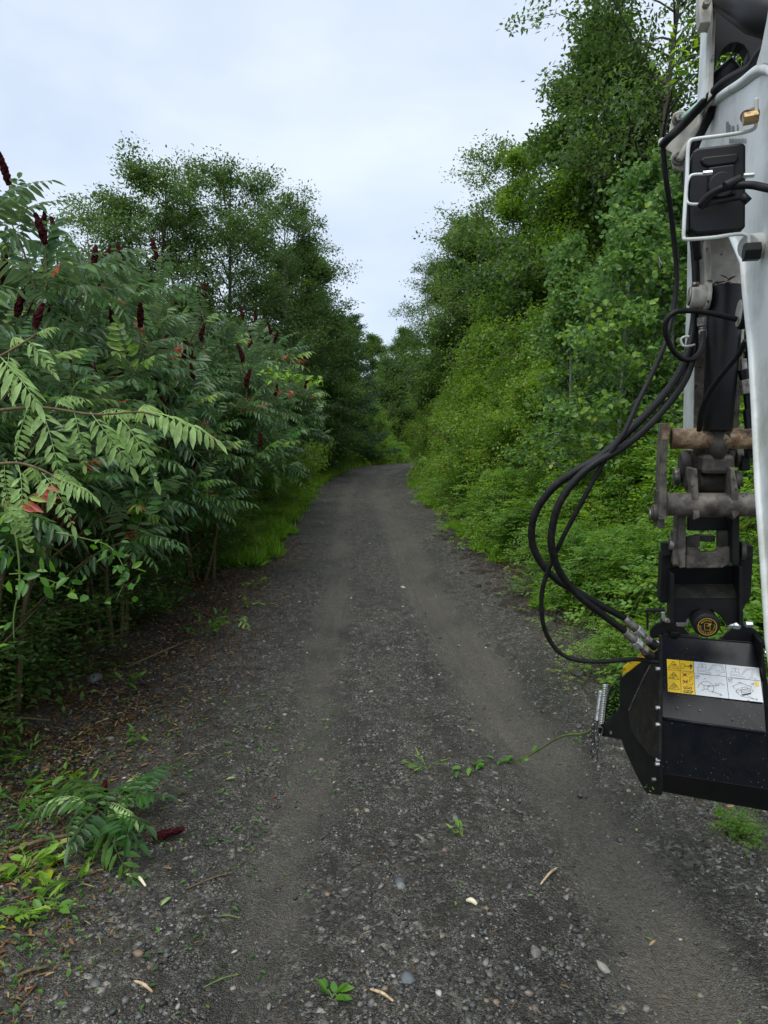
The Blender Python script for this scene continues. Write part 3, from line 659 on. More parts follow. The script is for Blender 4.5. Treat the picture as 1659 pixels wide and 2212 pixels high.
# ------------------------------------------------------------------ sumac
def frond_np(seed, Lr=.55, npair=9, lf=.150, droop=.55, tone0=.45, flip=False, tw=.33, hang_=1.0):
    r = np.random.default_rng(seed); P = []; D = []; Nn = []; Ls = []; rach = []
    def pos(t): return np.array([Lr * t * (1 - .10 * t * droop), .03 * math.sin(seed + t * 2) * t, Lr * (.18 * t - droop * .62 * t * t)])
    for i in range(7): rach.append(pos(i / 6))
    for i in range(npair):
        t = .16 + .80 * i / (npair - 1); c = pos(t); tg = nrm(pos(min(1, t + .02)) - pos(t - .02)); up = nrm(np.cross(tg, np.array([0, 1., 0]))) * -1
        if up[2] < 0: up = -up
        ls = lf * (math.sin(PI * (.18 + .72 * t)) ** .7) * 1.1
        for s in (-1, 1):
            if r.random() < .07: continue
            sw = .25 + .55 * t + r.normal(0, .13); dn = r.uniform(.25, .65) * hang_
            P.append(c); D.append(np.array([0, s * 1.0, 0]) * math.cos(sw) + tg * math.sin(sw) - up * dn); Nn.append(up + np.array([0, s * dn, 0]) + r.normal(0, .12, 3)); Ls.append(ls * r.uniform(.72, 1.15))
    P.append(pos(1)); D.append(nrm(pos(1) - pos(.95)) - np.array([0, 0, .3])); Nn.append(np.array([.2, 0, 1.])); Ls.append(lf * .9)
    tn = np.clip(r.normal(tone0, .05, len(P)), .01, .97)
    Ls = np.array(Ls); v, f, t = leaves_np(np.array(P), np.array(D), np.array(Nn), Ls, Ls * tw, tn, hexa=True, droop=.16, fold=.12)
    mb = MB().tube(rach, [.0035 * (1 - .7 * i / 6) for i in range(7)], 3, caps=False)
    rv = np.array(mb.v); rf = np.array(mb.f)
    V, Fc, Tn = join_np([(v, f, t), (rv, [rf], np.full(len(rv), .6))])
    if flip: V = V * [1, -1, -1]; Fc = [x[:, ::-1] for x in Fc]
    return V, Fc, Tn
FN = [frond_np(s, droop=d, tone0=tn, Lr=lr) for s, d, tn, lr in ((1, .5, .3, .55), (2, .75, .5, .58), (3, .3, .42, .50), (4, .95, .5, .56), (5, .6, .68, .48), (6, .45, .88, .42), (7, .7, .35, .54), (8, .85, .22, .56))]
FM = [npmesh('compound_leaf', a, b, mL['sumac'], c) for a, b, c in FN]
redn = frond_np(21, Lr=.3, npair=8, lf=.09); FRED = npmesh('red_compound_leaf', redn[0], redn[1], mL['red'], redn[2])
def fruit_mesh(seed):
    r = np.random.default_rng(seed); mb = MB(); n = 12; vs = []; fs = []
    bend = r.uniform(-.02, .03)
    for i in range(15):
        t = i / 14; rr = .034 * math.sin(PI * (.10 + .84 * t)) ** .5 * (1 - .22 * t)
        for k in range(n):
            q = 2 * PI * k / n; g = rr * (1 + .38 * r.uniform(-1, 1) * (1 if (i + k) % 2 else .4)); vs.append((g * math.cos(q) + bend * t * t * 4, g * math.sin(q), .22 * t))
    for i in range(14):
        for k in range(n): fs.append((i * n + k, i * n + (k + 1) % n, (i + 1) * n + (k + 1) % n, (i + 1) * n + k))
    mb._add(vs, fs, False); mb.f.append(tuple(range(14 * n, 15 * n))); mb.sm.append(False); return mb.mesh('fruit_cluster', mFruit)
FR = [fruit_mesh(i) for i in range(4)]
def basis(d, up=(0, 0, 1), roll=0.0):
    d = Vector(d).normalized(); u = Vector(up); y = u.cross(d)
    if y.length < .05: y = Vector((0, 1, 0))
    y.normalize(); z = d.cross(y); m = Matrix((d, y, z)).transposed().to_4x4()
    return m @ Matrix.Rotation(roll, 4, 'X')
def make_sumac(seed, R=1.55, H=3.9, ntip=27, nfr=11):
    """stems, single compound leaves, fruit clusters; the packed inner leaves are one part"""
    r = np.random.default_rng(seed); root = bpy.data.objects.new('sumac_shrub', None); col.objects.link(root)
    mb = MB(); inner = []; nf = 0; trunks = []
    for k in range(5):
        qa = k * 1.257 + r.normal(0, .25); e_ = np.array([math.cos(qa), math.sin(qa), 0])
        tp = spline([e_ * R * r.uniform(.03, .2), e_ * R * .22 + [0, 0, H * .25] + r.normal(0, .08, 3), e_ * R * .38 + [0, 0, H * .45], e_ * R * .45 + [0, 0, H * .68]], 4)
        trunks.append((0, 0, 0, qa, tp)); mb.tube(tp, [.034 * (1 - .6 * i / 12) for i in range(13)], 7, caps=False)
    for k in range(ntip + 24):
        u = (k + .5) / ntip if k < ntip else r.uniform(.15, 1.12)
        az = k * 2.399 + r.normal(0, .2)
        ph = math.acos(max(-1, min(1, 1 - u * 1.32)))       # from the top down past the sides
        rad = 1.0 if k < ntip else r.uniform(.5, .85)
        tip = np.array([math.sin(ph) * math.cos(az) * R * rad, math.sin(ph) * math.sin(az) * R * rad, H * .56 + math.cos(ph) * H * .40 * rad + r.normal(0, .10)])
        b = np.array([math.cos(az), math.sin(az), 0]) * R * .18 * r.random()
        ta = trunks[int(np.argmin([abs((az - q[3] + PI) % (2 * PI) - PI) for q in trunks]))]
        j0 = int(r.integers(5, len(ta[4]) - 1)) if tip[2] > H * .5 else 4
        b = ta[4][j0]; m2 = tip * .6 + b * .4 + np.array([0, 0, .12])
        mb.tube(spline([b, m2, tip], 4), [.014 * (1 - .6 * i / 8) for i in range(9)], 5, caps=False)
        dr = nrm(tip - m2)
        for j in range(nfr if k < ntip else 10):
            a2 = j * 2.399 + r.normal(0, .2); el = .75 - 1.15 * j / nfr + r.normal(0, .12)
            d = np.array([math.cos(a2) * math.cos(el), math.sin(a2) * math.cos(el), math.sin(el)]) + dr * .35 + np.array([math.cos(az), math.sin(az), 0]) * .35
            base = tip - dr * .02 * j; s = r.uniform(.8, 1.15); vi = int(r.integers(0, 8)); roll = r.normal(0, .25)
            if k < ntip:
                o = bpy.data.objects.new('compound_leaf', FM[vi] if r.random() > .006 else FRED); col.objects.link(o); o.parent = root
                o.matrix_local = Matrix.Translation(base) @ basis(d, roll=roll) @ Matrix.Scale(s, 4)
            else:
                Mx = np.array(Matrix.Translation(base) @ basis(d, roll=roll) @ Matrix.Scale(s, 4)); v, f, t = FN[vi]
                inner.append((v @ Mx[:3, :3].T + Mx[:3, 3], f, t))
        if k < ntip: mb.tube([tip, tip + np.array([0, 0, .31 if u < .4 else .11])], [.007, .005], 5, caps=False)
        if k < ntip and r.random() < (.85 if u < .40 else .45) and u < .85:
            o = bpy.data.objects.new('fruit_cluster', FR[k % 4]); col.objects.link(o); o.parent = root
            o.matrix_local = Matrix.Translation(tip + np.array([0, 0, .30 if u < .4 else .10])) @ Vector((nrm(dr * .25 + np.array([0, 0, 1]) + r.normal(0, .16, 3)))).to_track_quat('Z', 'Y').to_matrix().to_4x4() @ Matrix.Scale(r.uniform(.95, 1.35), 4)
    st = bpy.data.objects.new('stem', mb.mesh('sumac_stems', mStemRed)); col.objects.link(st); st.parent = root
    V, Fc, Tn = join_np(inner); st = bpy.data.objects.new('inner_foliage', npmesh('sumac_inner', V, Fc, mL['sumac'], Tn)); col.objects.link(st); st.parent = root; st['kind'] = 'stuff'
    return root
def copy_thing(root):
    c = root.copy(); col.objects.link(c)
    for ch in root.children:
        d = ch.copy(); col.objects.link(d); d.parent = c
    return c
protos = [make_sumac(41), make_sumac(42, 1.5, 3.7, 27)]
SU = [(-3.75, 6.7, 1.0, 1.14, .5, 'sumac shrub reaching the left edge with upright seed heads against the sky'),
      (-3.8, 8.5, 1.0, 1.17, 2.0, 'big sumac shrub carrying the tallest dark red seed heads'),
      (-3.55, 10.3, 1.0, 1.13, 3.3, 'sumac shrub whose top meets the tall oaks'),
      (-3.35, 12.5, 1.0, 1.13, 4.4, 'sumac shrub just short of the hedge end, under the oaks'),
      (-2.95, 14.8, .95, 1.12, 5.0, 'farthest tall sumac shrub, draping down toward the grassy verge'),
      (-2.95, 17.6, .9, 1.02, 1.7, 'last sumac at the end of the hedge, leaning over the verge'),
      (-2.95, 7.4, .78, .84, 1.0, 'lower sumac shrub in the middle of the hedge, leaning to the road'),
      (-2.7, 10.2, .85, .88, 5.5, 'sumac shrub bulging over the road edge beside the weeds'),
      (-3.05, 5.2, .80, .80, 2.7, 'nearest sumac shrub behind the pale drooping branch'),
      (-5.4, 9.3, 1.0, 1.2, .9, 'rear sumac shrub showing only its top behind the hedge')]
for i, (x, y, s, sz, rz, lb) in enumerate(SU):
    o = protos[i] if i < 2 else copy_thing(protos[i % 2])
    o.location = (x, y, float(height(x, y)) - .05); o.rotation_euler = (0, 0, rz); o.scale = (s, s, sz)
    tag(o, lb, 'shrub', 'sumac shrubs of the left hedge')
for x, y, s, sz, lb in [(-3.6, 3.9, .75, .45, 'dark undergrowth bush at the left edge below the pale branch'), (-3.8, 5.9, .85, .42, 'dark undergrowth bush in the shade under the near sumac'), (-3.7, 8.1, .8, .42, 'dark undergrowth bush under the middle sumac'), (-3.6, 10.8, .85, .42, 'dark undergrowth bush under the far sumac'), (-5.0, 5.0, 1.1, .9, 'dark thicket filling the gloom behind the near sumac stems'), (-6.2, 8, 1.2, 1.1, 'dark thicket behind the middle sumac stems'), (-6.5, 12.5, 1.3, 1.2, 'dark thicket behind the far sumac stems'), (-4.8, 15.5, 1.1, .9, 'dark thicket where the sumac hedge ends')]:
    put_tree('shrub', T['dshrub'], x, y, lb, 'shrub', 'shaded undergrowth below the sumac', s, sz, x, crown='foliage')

# hanging pale branch (leaf undersides out) at the left edge
FPD = [frond_np(50 + i, Lr=.42, lf=.135, droop=d, tone0=.5 + .12 * (i % 2), tw=.31, hang_=2.0, npair=9) for i, d in enumerate((.5, .9, 1.1, .7))]
FP = [npmesh('pale_compound_leaf', a, b, mL['pale'], np.clip(c + .1, 0, 1)) for a, b, c in FPD]
def hanging(label, stem, fr, fp=FP, smat=mTwig, thick=.009, sc=1.0, name='sumac_branch', cat='branch'):
    P = [AT(*p) for p in stem]; root = empty(name, tuple(P[0]), label, cat)
    MB().tube(spline(P, 6), [thick * (1 - .6 * i / (6 * (len(P) - 1))) for i in range(6 * (len(P) - 1) + 1)], 6).build('stem', smat, root)
    for i, (px, py, Y, qx, qy, dY, s) in enumerate(fr):
        a = AT(px, py, Y); b = AT(qx, qy, Y + dY); o = bpy.data.objects.new('compound_leaf', fp[i % len(fp)]); col.objects.link(o); o.parent = root
        o.matrix_parent_inverse = parent_inv(root); d = b - a; ln = np.linalg.norm(d)
        o.matrix_basis = Matrix.Translation(a) @ basis(d, up=(0.1, -.65, .75), roll=random.uniform(-.3, .3)) @ Matrix.Scale(ln / .40 * sc, 4)
    return root
hanging('broken sumac branch hanging from the left edge with pale leaf undersides',
 [(-60, 893, 3.3), (80, 880, 3.3), (200, 895, 3.3), (300, 890, 3.3), (345, 900, 3.35)],
 [(330, 890, 3.35, 455, 935, -.1, 1), (300, 890, 3.3, 400, 900, .1, 1), (250, 895, 3.3, 330, 985, -.15, 1), (215, 893, 3.3, 285, 870, .2, 1), (195, 890, 3.3, 270, 1000, -.1, 1), (160, 888, 3.3, 175, 985, -.1, 1),
  (120, 880, 3.3, 160, 820, .15, 1), (60, 880, 3.3, 30, 985, -.1, 1), (300, 892, 3.3, 330, 860, .3, 1), (90, 880, 3.3, 110, 985, -.2, 1), (240, 893, 3.3, 215, 990, .05, 1)])
hanging('second pale leaved sumac branch drooping lowest at the left edge',
 [(-60, 1010, 3.1), (30, 1000, 3.1), (90, 1015, 3.1), (130, 1040, 3.1)],
 [(125, 1035, 3.1, 190, 1060, -.1, 1), (90, 1020, 3.1, 150, 1110, -.1, 1), (60, 1010, 3.1, 100, 1000, .2, 1), (40, 1005, 3.1, 60, 1110, -.1, 1), (10, 1000, 3.1, 10, 1095, .0, 1), (20, 1090, 3.0, 60, 1190, 0, 1), (5, 1060, 3.05, 25, 1160, -.1, 1), (110, 1030, 3.1, 170, 1015, .2, 1)])
hanging('upper pale leaved sumac spray at the left edge above the broken branch',
 [(-60, 800, 3.3), (0, 770, 3.3), (60, 735, 3.3), (80, 720, 3.3)],
 [(75, 725, 3.3, 120, 700, .1, 1), (60, 735, 3.3, 95, 780, -.1, 1), (40, 745, 3.3, 10, 700, .1, 1), (20, 760, 3.3, 15, 840, -.1, 1), (0, 770, 3.3, 60, 850, -.2, 1)])

# trailing vines of rounder leaves
def vine(label, pts, nleaf, ls, m, seed, width=.05, thick=.004, name='vine', cat='vine', at=AT, sm=mStemGreen):
    r = np.random.default_rng(seed); P = [at(*p) for p in pts]; sp_ = spline(P, 8); root = empty(name, tuple(P[0]), label, cat)
    MB().tube(sp_, [thick * (1 - .6 * i / len(sp_)) for i in range(len(sp_))], 5).build('stem', sm, root)
    A = np.array(sp_); t = r.uniform(.12, 1, nleaf) * (len(A) - 1); i = np.minimum(t.astype(int), len(A) - 2); f = (t - i)[:, None]
    Q = A[i] * (1 - f) + A[i + 1] * f + r.normal(0, width, (nleaf, 3)) * [1, 1, .7]
    v, fc, tt = leaves_np(Q, r.normal(0, .6, (nleaf, 3)) + [0, -.1, -.35], r.normal(0, .4, (nleaf, 3)) + [0, -.5, .7], ls * r.uniform(.6, 1.2, nleaf), ls * .6 * r.uniform(.6, 1.1, nleaf), np.clip(r.normal(.5, .2, nleaf), 0, .98), hexa=True, droop=.1)
    c = v.mean(0); o = bpy.data.objects.new('foliage', npmesh('foliage', v - c, fc, m, tt)); col.objects.link(o); o.location = c; o.parent = root; o.matrix_parent_inverse = parent_inv(root)
    return root
vine('bright green rose spray reaching out of the dark hollow in the left hedge', [(120, 1150, 3.9), (190, 1165, 3.9), (235, 1180, 3.85), (262, 1215, 3.8), (270, 1250, 3.8), (250, 1300, 3.8)], 46, .062, mL['ivy'], 3, .045)
vine('pale green five leaflet sprig low in the dark hollow at left', [(20, 1240, 3.6), (60, 1240, 3.6), (110, 1255, 3.6), (150, 1270, 3.55)], 22, .075, mL['ivy'], 4, .05)
vine('long green stem hanging straight down at the left edge', [(25, 1130, 3.2), (38, 1180, 3.2), (42, 1260, 3.2), (30, 1330, 3.2), (30, 1380, 3.2)], 14, .06, mL['ivy'], 5, .06, .006)
vine('yellow green vine tip reaching over the road from the top of the sumac', [(560, 805, 9.0), (600, 808, 9.0), (650, 815, 9.0), (700, 825, 9.0)], 60, .085, mL['grass'], 6, .05, .006)
vine('thorny green cane dragging from the chains onto the road', [(1290, 1568, 3.55), (1262, 1584, 3.7), (1210, 1592, 3.95), (1150, 1628, 4.3), (1110, 1645, 4.45)], 5, .05, mL['ivy'], 7, .02, .0085)
def litter_leaf(P, seed, ls, wr, m, name, label, cat='leaf', flat=.25, tone=(.5, .2)):
    r = np.random.default_rng(seed); P = np.array(P); n = len(P)
    v, f, t = leaves_np(P, r.normal(0, 1, (n, 3)) * [1, 1, .15], r.normal(0, flat, (n, 3)) + [0, 0, 1], ls * r.uniform(.7, 1.3, n), ls * wr * r.uniform(.7, 1.2, n), np.clip(r.normal(tone[0], tone[1], n), 0, 1), hexa=True, fold=.2, droop=.15)
    c = v.mean(0); o = bpy.data.objects.new(name, npmesh(name, v - c, f, m, t)); col.objects.link(o); o.location = c; return tag(o, label, cat)
q = [G(1110 - 11 * i + random.uniform(-6, 6), 1645 + 2.2 * i + random.uniform(-6, 8), .03) for i in range(12)]
litter_leaf(q, 5, .07, .6, mL['ivy'], 'leafy_cane_end', 'leafy tip of the green cane lying on the gravel', 'cane')

# fallen sumac branch on the ground, lower left
FD = FM
def ground_branch():
    root = empty('fallen_sumac_branch', tuple(G(230, 1810, .03)), 'torn sumac branch with dark leaves and two seed heads lying on the verge', 'branch')
    P = [G(20, 1850, .03), G(90, 1835, .05), G(160, 1828, .07), G(220, 1800, .06), G(280, 1785, .08)]
    MB().tube(spline(P, 5), .011, 6).build('stem', mTwig, root)
    r = np.random.default_rng(9)
    for i, (a, b, pale) in enumerate([((250, 1790), (335, 1740), 0), ((240, 1800), (150, 1745), 0), ((250, 1790), (330, 1800), 0), ((230, 1800), (240, 1880), 0), ((260, 1780), (300, 1740), 1), ((200, 1800), (130, 1775), 1), ((230, 1810), (300, 1850), 0), ((240, 1800), (200, 1745), 0), ((230, 1800), (180, 1870), 0), ((200, 1810), (255, 1765), 0), ((250, 1810), (280, 1880), 0), ((210, 1800), (120, 1800), 0), ((250, 1790), (310, 1765), 1), ((190, 1820), (250, 1850), 0), ((260, 1800), (320, 1775), 0), ((200, 1800), (160, 1840), 0), ((240, 1790), (275, 1830), 1)]):
        A = G(*a, .05 + .05 * r.random()); B = G(*b, .04 + .04 * r.random()); o = bpy.data.objects.new('compound_leaf', (FP if pale else FM)[i % 4]); col.objects.link(o); o.parent = root; o.matrix_parent_inverse = parent_inv(root)
        d = B - A; d[2] = .06; s = np.linalg.norm(d) / .46 + .15; mtx = Matrix.Translation(A + np.array([0, 0, .07])) @ basis(d, roll=r.normal(0, .3)) @ Matrix.Scale(s * 1.05, 4)
        o.matrix_basis = mtx
    for (px, py), dd in (((345, 1822), (1, .25, .05)), ((232, 1765), (.1, .5, .8))):
        o = bpy.data.objects.new('fruit_cluster', FR[1]); col.objects.link(o); o.parent = root; o.matrix_parent_inverse = parent_inv(root)
        o.matrix_basis = Matrix.Translation(G(px - 15, py, .04)) @ Vector(dd).to_track_quat('Z', 'Y').to_matrix().to_4x4() @ Matrix.Scale(.75, 4)
ground_branch()
def ground_sprig(name, label, px, py, n, ls, m, seed, spread=.12, cat='weed', h=.1, wr=.45):
    r = np.random.default_rng(seed); c = G(px, py, .01); root = empty(name, tuple(c), label, cat); mb = MB(); P = []; D = []
    for i in range(max(3, n // 3)):
        az = r.uniform(0, 6.28); l = spread * r.uniform(.5, 1.1); d = np.array([math.cos(az) * l, math.sin(az) * l, h * r.uniform(.3, 1)])
        mb.tube([c, c + d * .5 + [0, 0, .02], c + d], [.003, .002, .001], 4, caps=False)
        for k in range(3): P.append(c + d * (.45 + .25 * k)); D.append(d / np.linalg.norm(d) + r.normal(0, .45, 3))
    mb.build('stem', mStemGreen, root); P = np.array(P); n = len(P)
    v, f, t = leaves_np(P, np.array(D), r.normal(0, .3, (n, 3)) + [0, 0, 1], ls * r.uniform(.7, 1.2, n), ls * wr * np.ones(n), np.clip(r.normal(.55, .15, n), 0, 1), hexa=True, droop=.2)
    cc = v.mean(0); o = bpy.data.objects.new('foliage', npmesh('foliage', v - cc, f, m, t)); col.objects.link(o); o.location = cc; o.parent = root; o.matrix_parent_inverse = parent_inv(root)
for a in [('weed', 'small grassy weed in the middle of the road above the dragged cane', 922, 1665, 14, .09, mL['grass'], 1, .10, 'weed', .10, .12),
          ('weed', 'tiny weed between stones right of the road centre', 1000, 1812, 9, .05, mL['grass'], 2, .07, 'weed', .05, .3),
          ('leaf_sprig', 'light green torn leaf sprig at the bottom centre of the road', 718, 2160, 6, .06, mL['ivy'], 3, .04, 'leaf sprig', .02, .55),
          ('weed', 'green plant in the gravel below the mulching head', 1578, 1778, 12, .05, mL['ivy'], 4, .07, 'weed', .08, .5),
          ('weed', 'star shaped weed on the left shoulder, upper one', 305, 1600, 9, .07, mL['ivy'], 5, .07, 'weed', .07, .4),
          ('weed', 'weed clump at the foot of the left hedge near the grey rock', 275, 1480, 18, .09, mL['ivy'], 6, .14, 'weed', .14, .35),
          ('weed', 'yellow green torn weed beside the fallen branch', 130, 1690, 12, .08, mL['grass'], 7, .12, 'weed', .05, .4),
          ('weed', 'bright weed on the right shoulder, nearer one', 1040, 1172, 30, .16, mL['grass'], 8, .3, 'weed', .22, .25),
          ('weed', 'bright weed on the right shoulder, farther one', 1020, 1160, 26, .15, mL['grass'], 9, .28, 'weed', .2, .25),
          ('weed', 'weed with oval leaves at the lower left corner', 105, 1975, 14, .085, mL['ivy'], 10, .12, 'weed', .05, .5),
          ('weed', 'leafy weed at the left edge, under the yellow leaf', 60, 1880, 18, .09, mL['grass'], 11, .16, 'weed', .07, .45),
          ('weed', 'leafy weed near the left edge above the fallen branch', 40, 1740, 18, .09, mL['ivy'], 12, .18, 'weed', .1, .5),
          ('weed', 'low plant on leaf litter beside the small fallen spray', 440, 1370, 30, .09, mL['ivy'], 13, .28, 'weed', .22, .45),
          ('weed', 'low plant in front of the dark left hollow', 370, 1330, 34, .10, mL['ivy'], 14, .3, 'weed', .35, .45),
          ('weed', 'sparse weed at the edge of the left hollow', 395, 1260, 30, .10, mL['ivy'], 15, .3, 'weed', .4, .45),
          ('weed', 'small weed on the left road shoulder, near the gravel', 545, 1265, 14, .09, mL['grass'], 16, .16, 'weed', .12, .4),
          ('weed', 'small weed patch on left shoulder below the grass verge', 530, 1310, 14, .08, mL['grass'], 17, .18, 'weed', .1, .4)]: ground_sprig(*a)
for i, (lb, px, py, n, ls, k, sp_) in enumerate([('torn yellow green weed heap at the left edge below the cut stem', 30, 1905, 26, .10, 'grass', .2), ('trampled weed right of the yellow leaf', 165, 1905, 20, .09, 'grass', .16), ('round leaved vine scrap above the lower left corner', 70, 1960, 18, .07, 'ivy', .16), ('feathery green scrap under the fallen branch tip', 150, 1850, 20, .10, 'ivy', .17),
    ('weed at the left edge beside the second yellow scrap', 20, 1990, 16, .09, 'grass', .15), ('bright fern like scrap behind the fallen branch', 185, 1735, 18, .08, 'grass', .12), ('pale weed between litter and fallen branch', 95, 1770, 16, .08, 'ivy', .14), ('low weed on the litter at the hedge foot', 60, 1640, 18, .09, 'ivy', .18), ('small weed right at the left edge under the hedge', 10, 1600, 18, .10, 'ivy', .2)]):
    ground_sprig('weed', lb, px, py, n, ls * .8, mL[k], 30 + i, sp_, 'weed', .08, .30)
def small_spray():
    root = empty('fallen_sumac_spray', tuple(G(525, 1345, .03)), 'small fallen sumac spray with pale leaf backs beside the left wheel track', 'branch')
    for i, (a, b) in enumerate([((520, 1350), (545, 1325)), ((520, 1350), (550, 1370)), ((520, 1350), (500, 1330))]):
        A = G(*a, .05); B = G(*b, .08); o = bpy.data.objects.new('compound_leaf', FP[i]); col.objects.link(o); o.parent = root; o.matrix_parent_inverse = parent_inv(root)
        d = B - A; o.matrix_basis = Matrix.Translation(A) @ basis(d) @ Matrix.Scale(.7, 4)
small_spray()

# grass and low weeds on the verges, litter
def tuft_field(name, n, fx, mat_, lmin, lmax, wr, seed, label, up=1.0, lean=.5):
    r = np.random.default_rng(seed); x, y = fx(r, n); z = height(x, y)
    P = np.stack([x, y, z], 1); nn = len(x)
    D = r.normal(0, lean, (nn, 3)) + [0, 0, up]
    ls = r.uniform(lmin, lmax, nn)
    v, f, t = leaves_np(P, D, r.normal(0, 1, (nn, 3)) * [1, 1, .3], ls, ls * wr, np.clip(r.normal(.5, .22, nn), 0, 1), hexa=False)
    o = bpy.data.objects.new(name, npmesh(name, v, f, mat_, t)); col.objects.link(o); return tag(o, label, 'grass', kind='stuff')
def lverge(r, n):
    y = 11.2 + 27 * r.random(n) ** 1.5; d = r.random(n) ** 1.2 * interp(y, [11, 14, 20, 38], [.5, .9, .9, .8]); jag = .22 * np.sin(y * 3.1) + .14 * np.sin(y * 7.7) + .1 * np.sin(y * 17); kk = r.random(n) < (.35 + .65 * (np.sin(y * 5.1 + d * 7) * np.sin(y * 2.3 - d * 9) > -.1)); y = y[kk]; d = d[kk]; jag = jag[kk]
    return pathx(y) - pathw(y) + .08 + jag * .7 - d, y
tuft_field('verge_grass', 26000, lverge, mL['grass'], .06, .30, .12, 3, 'bright green grass and weeds along the left verge')
tuft_field('verge_weeds', 9000, lverge, mL['ivy'], .05, .13, .42, 13, 'broad leaved weeds among the left verge grass', up=.7, lean=.8)
def rverge(r, n):
    y = 8.5 + 30 * r.random(n) ** 1.5; d = r.random(n) ** 2 * .8; k = (np.sin(y * 1.7) + np.sin(y * .9 + 1)) > -.1; y = y[k]; d = d[k]
    return pathx(y) + pathw(y) - .12 + .12 * np.sin(y * 4.3) + d, y
tuft_field('right_verge_grass', 14000, rverge, mL['grass'], .06, .20, .14, 4, 'short grass at the foot of the brambles')
def far_g(r, n):
    y = 38 + 24 * r.random(n); x = r.uniform(-9, 12, n); k = np.abs(x - pathx(y)) > pathw(y) * .95; return x[k], y[k]
tuft_field('far_grass', 16000, far_g, mL['grass'], .15, .4, .12, 5, 'green grass around the road bend')
# low broad leaved weeds mixed in the left verge
for i, (x, y, s) in enumerate([(-2.75, 12.6, .42), (-2.95, 14.2, .5), (-2.9, 11.6, .36), (-3.0, 16.3, .6), (-3.05, 18.6, .6), (-2.8, 13.3, .35)]):
    put_tree('weed_clump', T['shrub'], x, y, ['bright leafy weed clump spilling onto the road edge', 'tall bright weed clump in the left verge', 'nearest bright weed clump under the draping sumac', 'weed clump at the back of the left verge', 'farthest weed clump before the dark trees', 'small weed clump between the two bright ones'][i], 'weed', 'weed clumps on the left verge', s * .9, s * .55, i, crown='foliage', sink=0)
def scatter_leaves(name, n, fx, seed, lmin, lmax, wr, m, label, tone=None, lift=.012):
    r = np.random.default_rng(seed); x, y = fx(r, n); n = len(x); P = np.stack([x, y, height(x, y) + lift + .008 * r.random(n)], 1); ls = r.uniform(lmin, lmax, n)
    v, f, t = leaves_np(P, r.normal(0, 1, (n, 3)) * [1, 1, .18], r.normal(0, .35, (n, 3)) + [0, 0, 1], ls, ls * wr, r.random(n) if tone is None else np.clip(r.normal(*tone, n), 0, 1), hexa=True, droop=.12, fold=.25)
    o = bpy.data.objects.new(name, npmesh(name, v, f, m, t)); col.objects.link(o); return tag(o, label, 'leaves', kind='stuff')
def lsh(r, n):
    y = 2.2 + 12 * r.random(n) ** 1.3; a = r.random(n); x = pathx(y) - pathw(y) + .62 * a ** 2 - interp(y, [2, 4, 14], [.3, 1.9, 1.2]) * r.random(n) + .25; return x, y
def rsh(r, n):
    y = 3.6 + 9 * r.random(n) ** 1.2; x = pathx(y) + pathw(y) - .45 + 1.6 * r.random(n) ** 1.1; return x, y
scatter_leaves('fallen_leaves', 15000, lsh, 5, .015, .058, .27, mL['litter'], 'brown fallen leaves on the left shoulder')
scatter_leaves('fallen_leaves', 2600, rsh, 6, .015, .05, .35, mL['litter'], 'brown fallen leaves on the right shoulder')
def cut_l(r, n):
    y = 2.2 + 7 * r.random(n) ** 1.2; x = pathx(y) - pathw(y) + .9 * r.random(n) ** 1.5 - .5 * r.random(n) + .1; return x, y
scatter_leaves('wood_splinters', 1500, cut_l, 15, .02, .09, .09, mL['litter'], 'tan shredded splinters and stalks on the left shoulder', tone=(.72, .16))
def cut_r(r, n):
    y = 2.4 + 9 * r.random(n) ** 1.2; x = pathx(y) + r.normal(0, 1.1, n); return x, y
scatter_leaves('twig_bits', 260, cut_r, 16, .015, .05, .12, mL['litter'], 'small twig bits scattered over the road', tone=(.65, .2))
def green_l(r, n):
    y = 2.2 + 3.6 * r.random(n); x = -.35 - 2.2 * r.random(n) ** .6 + .1 * (y - 2); return x, y
scatter_leaves('green_leaf_scraps', 700, green_l, 7, .014, .045, .42, mL['ivy'], 'torn green leaf scraps over the left gravel')
def any_l(r, n):
    y = 2.2 + 8 * r.random(n) ** 1.3; return pathx(y) + r.uniform(-1.9, 1.9, n), y
scatter_leaves('leaf_scraps', 150, any_l, 8, .012, .034, .4, mL['ivy'], 'small leaf scraps across the road')
def ll_w(r, n):
    y = 2.15 + 2.4 * r.random(n); x = -1.05 - .28 * (y - 2) - .9 * r.random(n) ** .8; return x, y
scatter_leaves('ground_weeds', 620, ll_w, 9, .015, .05, .42, mL['ivy'], 'low green weeds in the lower left corner', tone=(.3, .25), lift=.03)

r = np.random.default_rng(19); n = 420
y = 8.2 + 7.5 * r.random(n) ** 1.2; x = pathx(y) + pathw(y) - .25 + r.normal(0, .22, n) + .1 * np.sin(y * 5); sz_ = .02 + .06 * r.random(n) ** 2.5
B_ = np.array([[1, 0, 0], [.3, 1, 0], [-.8, .6, 0], [-.8, -.6, 0], [.3, -1, 0], [.5, .3, .7], [-.4, .4, .8], [-.1, -.6, .65]]); F_ = np.array([[0, 1, 5], [1, 2, 6], [1, 6, 5], [2, 3, 6], [3, 4, 7], [3, 7, 6], [4, 0, 7], [0, 5, 7], [5, 6, 7]])
Vc = B_[None] * (1 + r.uniform(-.3, .3, (n, 8, 3))) * sz_[:, None, None] * [1, 1, .7]; q_ = r.uniform(0, 6.28, n); c_, s_ = np.cos(q_)[:, None], np.sin(q_)[:, None]
Vc = np.stack([Vc[..., 0] * c_ - Vc[..., 1] * s_, Vc[..., 0] * s_ + Vc[..., 1] * c_, Vc[..., 2]], -1) + np.stack([x, y, height(x, y)], 1)[:, None]
